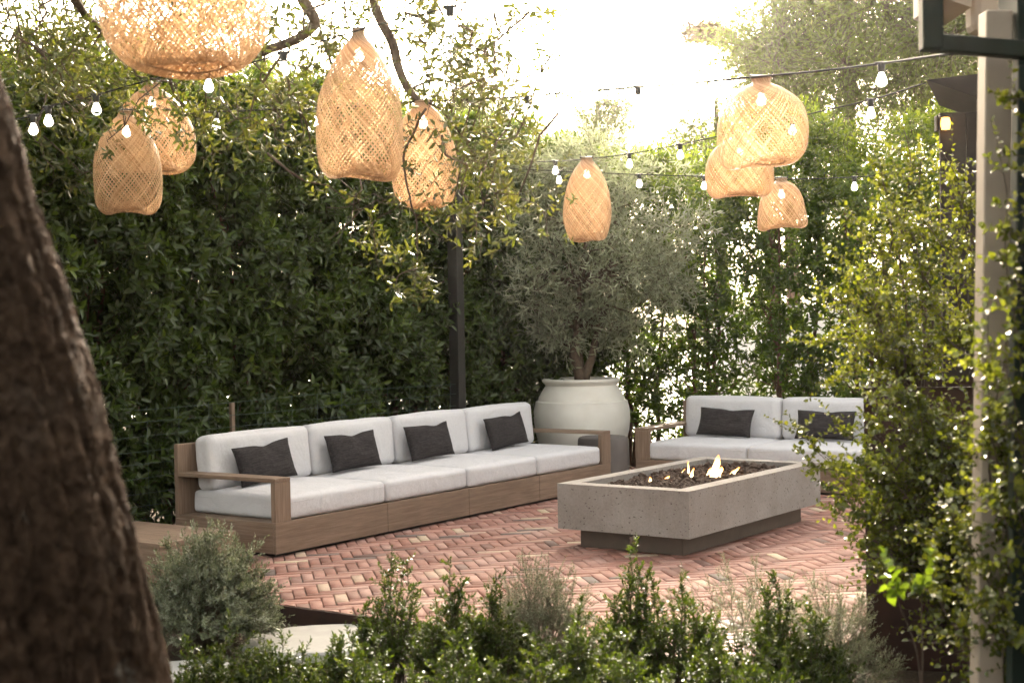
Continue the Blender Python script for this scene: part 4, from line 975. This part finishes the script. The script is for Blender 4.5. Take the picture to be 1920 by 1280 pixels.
# ================================================================ FOREGROUND SHRUBS
rng=np.random.default_rng(303); random.seed(303)
def box_bush(px,Y,ptop,label,r=.26,n=34,leaf='l_box',L=.027):
    top=at(px,ptop,Y); base=Vector((top.x,Y,-.1)); h=top.z+.1
    root=empty('box_shrub',base,0,label,'shrub','low green shrubs along the front of the patio'); f=Fol(); b=MB()
    A=[];P=[];SL=[]
    for i in range(n):
        th=random.random()*6.283; rr=math.sqrt(random.random())*r; q=1-.55*(rr/r)**1.5
        hh=h*q*random.uniform(.68,1.0) if i else h
        if i==0: rr=0
        tip=Vector((rr*math.cos(th),rr*math.sin(th),hh)); st=Vector((tip.x*.25,tip.y*.25,0))
        C=curve_pts(st,tip,5,0,.03); b.tube(C,[.0045,.004,.0035,.003,.002,.0012],5)
        for k in range(2,5):
            P.append(C[k]); A.append(C[k+1]-C[k]); SL.append((C[k+1]-C[k]).length)
            for s in range(3):
                d=Vector((random.gauss(0,.7),random.gauss(0,.7),.8)).normalized(); P.append(C[k].lerp(C[k+1],random.random())); A.append(d); SL.append(random.uniform(.06,.14)*(1 if k<4 else .6))
    v,fc,a,seg=shoots(np.array([tuple(p) for p in P]),np.array([tuple(p) for p in A]),np.array(SL),12,L,L*.5,np.clip(.2+.6*rng.random(len(P)),0,1),False,62,38,.35,.3,fold=.12,curl=.1)
    f.add(v,fc,a,seg,.0013); b.obj('stems',M['twig'],root,True); f.obj('foliage',M['l_box'] if leaf=='l_box' else M[leaf],root,'twigs')
    return root
BB=[(350,6.0,1215,.24,'at the foot of the foreground tree'),(430,6.3,1165,.24,'in front of the grey bush by the low table'),(530,6.2,1195,.22,'in front of the rounded stepping stone'),(640,6.1,1185,.24,'right of the rounded stepping stone'),(735,6.7,1022,.20,'tall one under the second sofa panel seam'),(845,6.5,1045,.18,'with one long shoot, left of centre'),(930,6.6,1068,.20,'left of the wispy grey bush in the middle'),(1090,6.1,1120,.24,'in front of the wispy grey bush in the middle'),(1192,6.6,1030,.20,'tallest one below the valve of the fire table'),(1275,6.4,1075,.24,'below the near corner of the fire table'),(1450,6.3,1068,.20,'tall one at right, left of the planter'),(1520,6.1,1135,.22,'beside the steel planter'),(700,5.5,1195,.26,'at the bottom edge, left of centre'),(860,5.5,1180,.26,'at the bottom edge in the centre left'),(1000,5.5,1190,.26,'at the bottom edge in the centre'),(1180,5.5,1175,.26,'at the bottom edge right of centre'),(1330,5.6,1190,.24,'at the bottom edge below the open bricks'),(1450,5.4,1195,.24,'at the bottom edge near the planter')]
for px,Y,pt,r,lab in BB: box_bush(px,Y,pt,'low green box shrub '+lab,r)
def grey_bush(px,Y,ptop,r,n,label,L=.016,W=.0035,wisp=.0):
    top=at(px,ptop,Y); base=Vector((top.x,Y,-.1)); h=top.z+.1; root=empty('grey_shrub',base,0,label,'shrub','soft grey green shrubs'); f=Fol(); b=MB(); P=[];A=[];SL=[]
    for i in range(n):
        d=Vector((random.gauss(0,1),random.gauss(0,1),abs(random.gauss(0,1))+.15)).normalized(); k=random.uniform(.66,1.04)+wisp*random.random()+.12*noise.noise(d*2.5)
        tip=Vector((d.x*r*k,d.y*r*k,.06+d.z*h*k*.95)); st=Vector((d.x*.04,d.y*.04,0)); C=curve_pts(st,tip,4,-.04,.05); 
        if i%2==0: b.tube(C,[.0035,.003,.0022,.0016,.001],4)
        for j in (2,3):
            for s in range(4): P.append(C[j].lerp(C[j+1],random.random())); A.append((C[j+1]-C[j]).normalized()+Vector((random.gauss(0,.4),random.gauss(0,.4),random.gauss(0,.3)+.2))); SL.append(random.uniform(.05,.11))
        P.append(C[4]); A.append(C[4]-C[3]); SL.append(.05)
    v,fc,a,seg=shoots(np.array([tuple(p) for p in P]),np.array([tuple(p) for p in A]),np.array(SL),13,L,W,np.clip(rng.random(len(P)),0,1),True,65,30,.2,.4)
    f.add(v,fc,a,seg,.0009); b.obj('stems',M['greystem'],root,True); f.obj('foliage',M['l_grey'],root,'twigs',M['greystem']); return root
grey_bush(388,7.75,1028,.34,380,'rounded grey green bush with tiny pale leaves beside the low table',.027,.0095,.16)
grey_bush(1010,7.0,1082,.30,230,'wispy grey green bush in the middle of the front bed',.017,.004,.1)
grey_bush(1395,6.8,1095,.34,110,'thin see-through grey bush in front of the open bricks at right',.017,.004,.35)
grey_bush(1560,6.35,1125,.28,150,'dull grey green bush touching the steel planter',.017,.004,.2)
# ground cover in the bed
f=Fol(); n=9000; ab=rng.random((n,2)); A_=-1.25-ab[:,0]*3.2; B__=-7+ab[:,1]*9.5
P=np.array([tuple(loc(a,b_,-.1)) for a,b_ in zip(A_,B__)]); D=rng.normal(size=(n,3)); D[:,2]=np.abs(D[:,2])+.3
v,fc=loz_arrays(P,D,rdir(n),.02+.03*rng.random(n),.006+.008*rng.random(n)); f.add(v,fc,np.repeat(rng.random(n),4))
o=link('ground_cover',npmesh('ground_cover',np.concatenate(f.v),np.concatenate(f.f),np.concatenate(f.a)),M['l_grey']); tag(o,'sparse leaf litter and low ground cover in the planting bed','ground cover',None,'stuff')

# thin hazy air volume, added to stand in for lens glare
b=MB(); b.box(-152,152,-152,152,-1.1,13,0); hz=b.obj('glare_haze',None); m_,t_,out_=nt('glare_air'); hv=N(t_,'ShaderNodeVolumePrincipled',Density=.0004,Anisotropy=.93); hv.inputs['Color'].default_value=(1,.97,.92,1)
t_.links.new(hv.outputs[0],out_.inputs['Volume']); hz.data.materials.append(m_); tag(hz,None,None,None,'stuff')
# ================================================================ LIGHT
SUN_EL,SUN_AZ=R(21.5),R(6)   # azimuth measured from +Y towards +X
sd=Vector((math.sin(SUN_AZ)*math.cos(SUN_EL),math.cos(SUN_AZ)*math.cos(SUN_EL),math.sin(SUN_EL)))
sl=bpy.data.lights.new('sun','SUN'); sl.energy=2.6; sl.angle=R(.6); sl.color=(1,.90,.76)
so=bpy.data.objects.new('sun',sl); COL.objects.link(so); so.rotation_euler=sd.to_track_quat('Z','Y').to_euler(); so.location=(0,0,12)
w=bpy.data.worlds.new('World'); SC.world=w; w.use_nodes=True; t=w.node_tree; bg=t.nodes['Background']
sk=t.nodes.new('ShaderNodeTexSky'); sk.sky_type='NISHITA'; sk.sun_disc=False; sk.sun_elevation=SUN_EL; sk.sun_rotation=SUN_AZ; sk.air_density=1.0; sk.dust_density=6.0; sk.ozone_density=1.0; sk.altitude=0
hs=N(t,'ShaderNodeHueSaturation',Saturation=.45); t.links.new(sk.outputs[0],hs.inputs['Color'])
wb=t.nodes.new('ShaderNodeMix'); wb.data_type='RGBA'; wb.blend_type='MULTIPLY'; wb.inputs[0].default_value=1; wb.inputs[7].default_value=(1.13,1.0,.81,1)
t.links.new(hs.outputs[0],wb.inputs[6]); t.links.new(wb.outputs[2],bg.inputs[0]); bg.inputs[1].default_value=.15
vs=SC.view_settings; vs.view_transform='Standard'; vs.look='None'; vs.gamma=1; vs.exposure=3.0; vs.use_curve_mapping=False
cy=SC.cycles; cy.use_denoising=True; cy.use_adaptive_sampling=True; cy.adaptive_threshold=.035; cy.max_bounces=8; cy.diffuse_bounces=3; cy.glossy_bounces=3; cy.transmission_bounces=6; cy.transparent_max_bounces=8; cy.volume_bounces=1
cy.sample_clamp_indirect=4; cy.caustics_reflective=False; cy.caustics_refractive=False
for o in SC.objects:
    if '_used' in o: del o['_used']
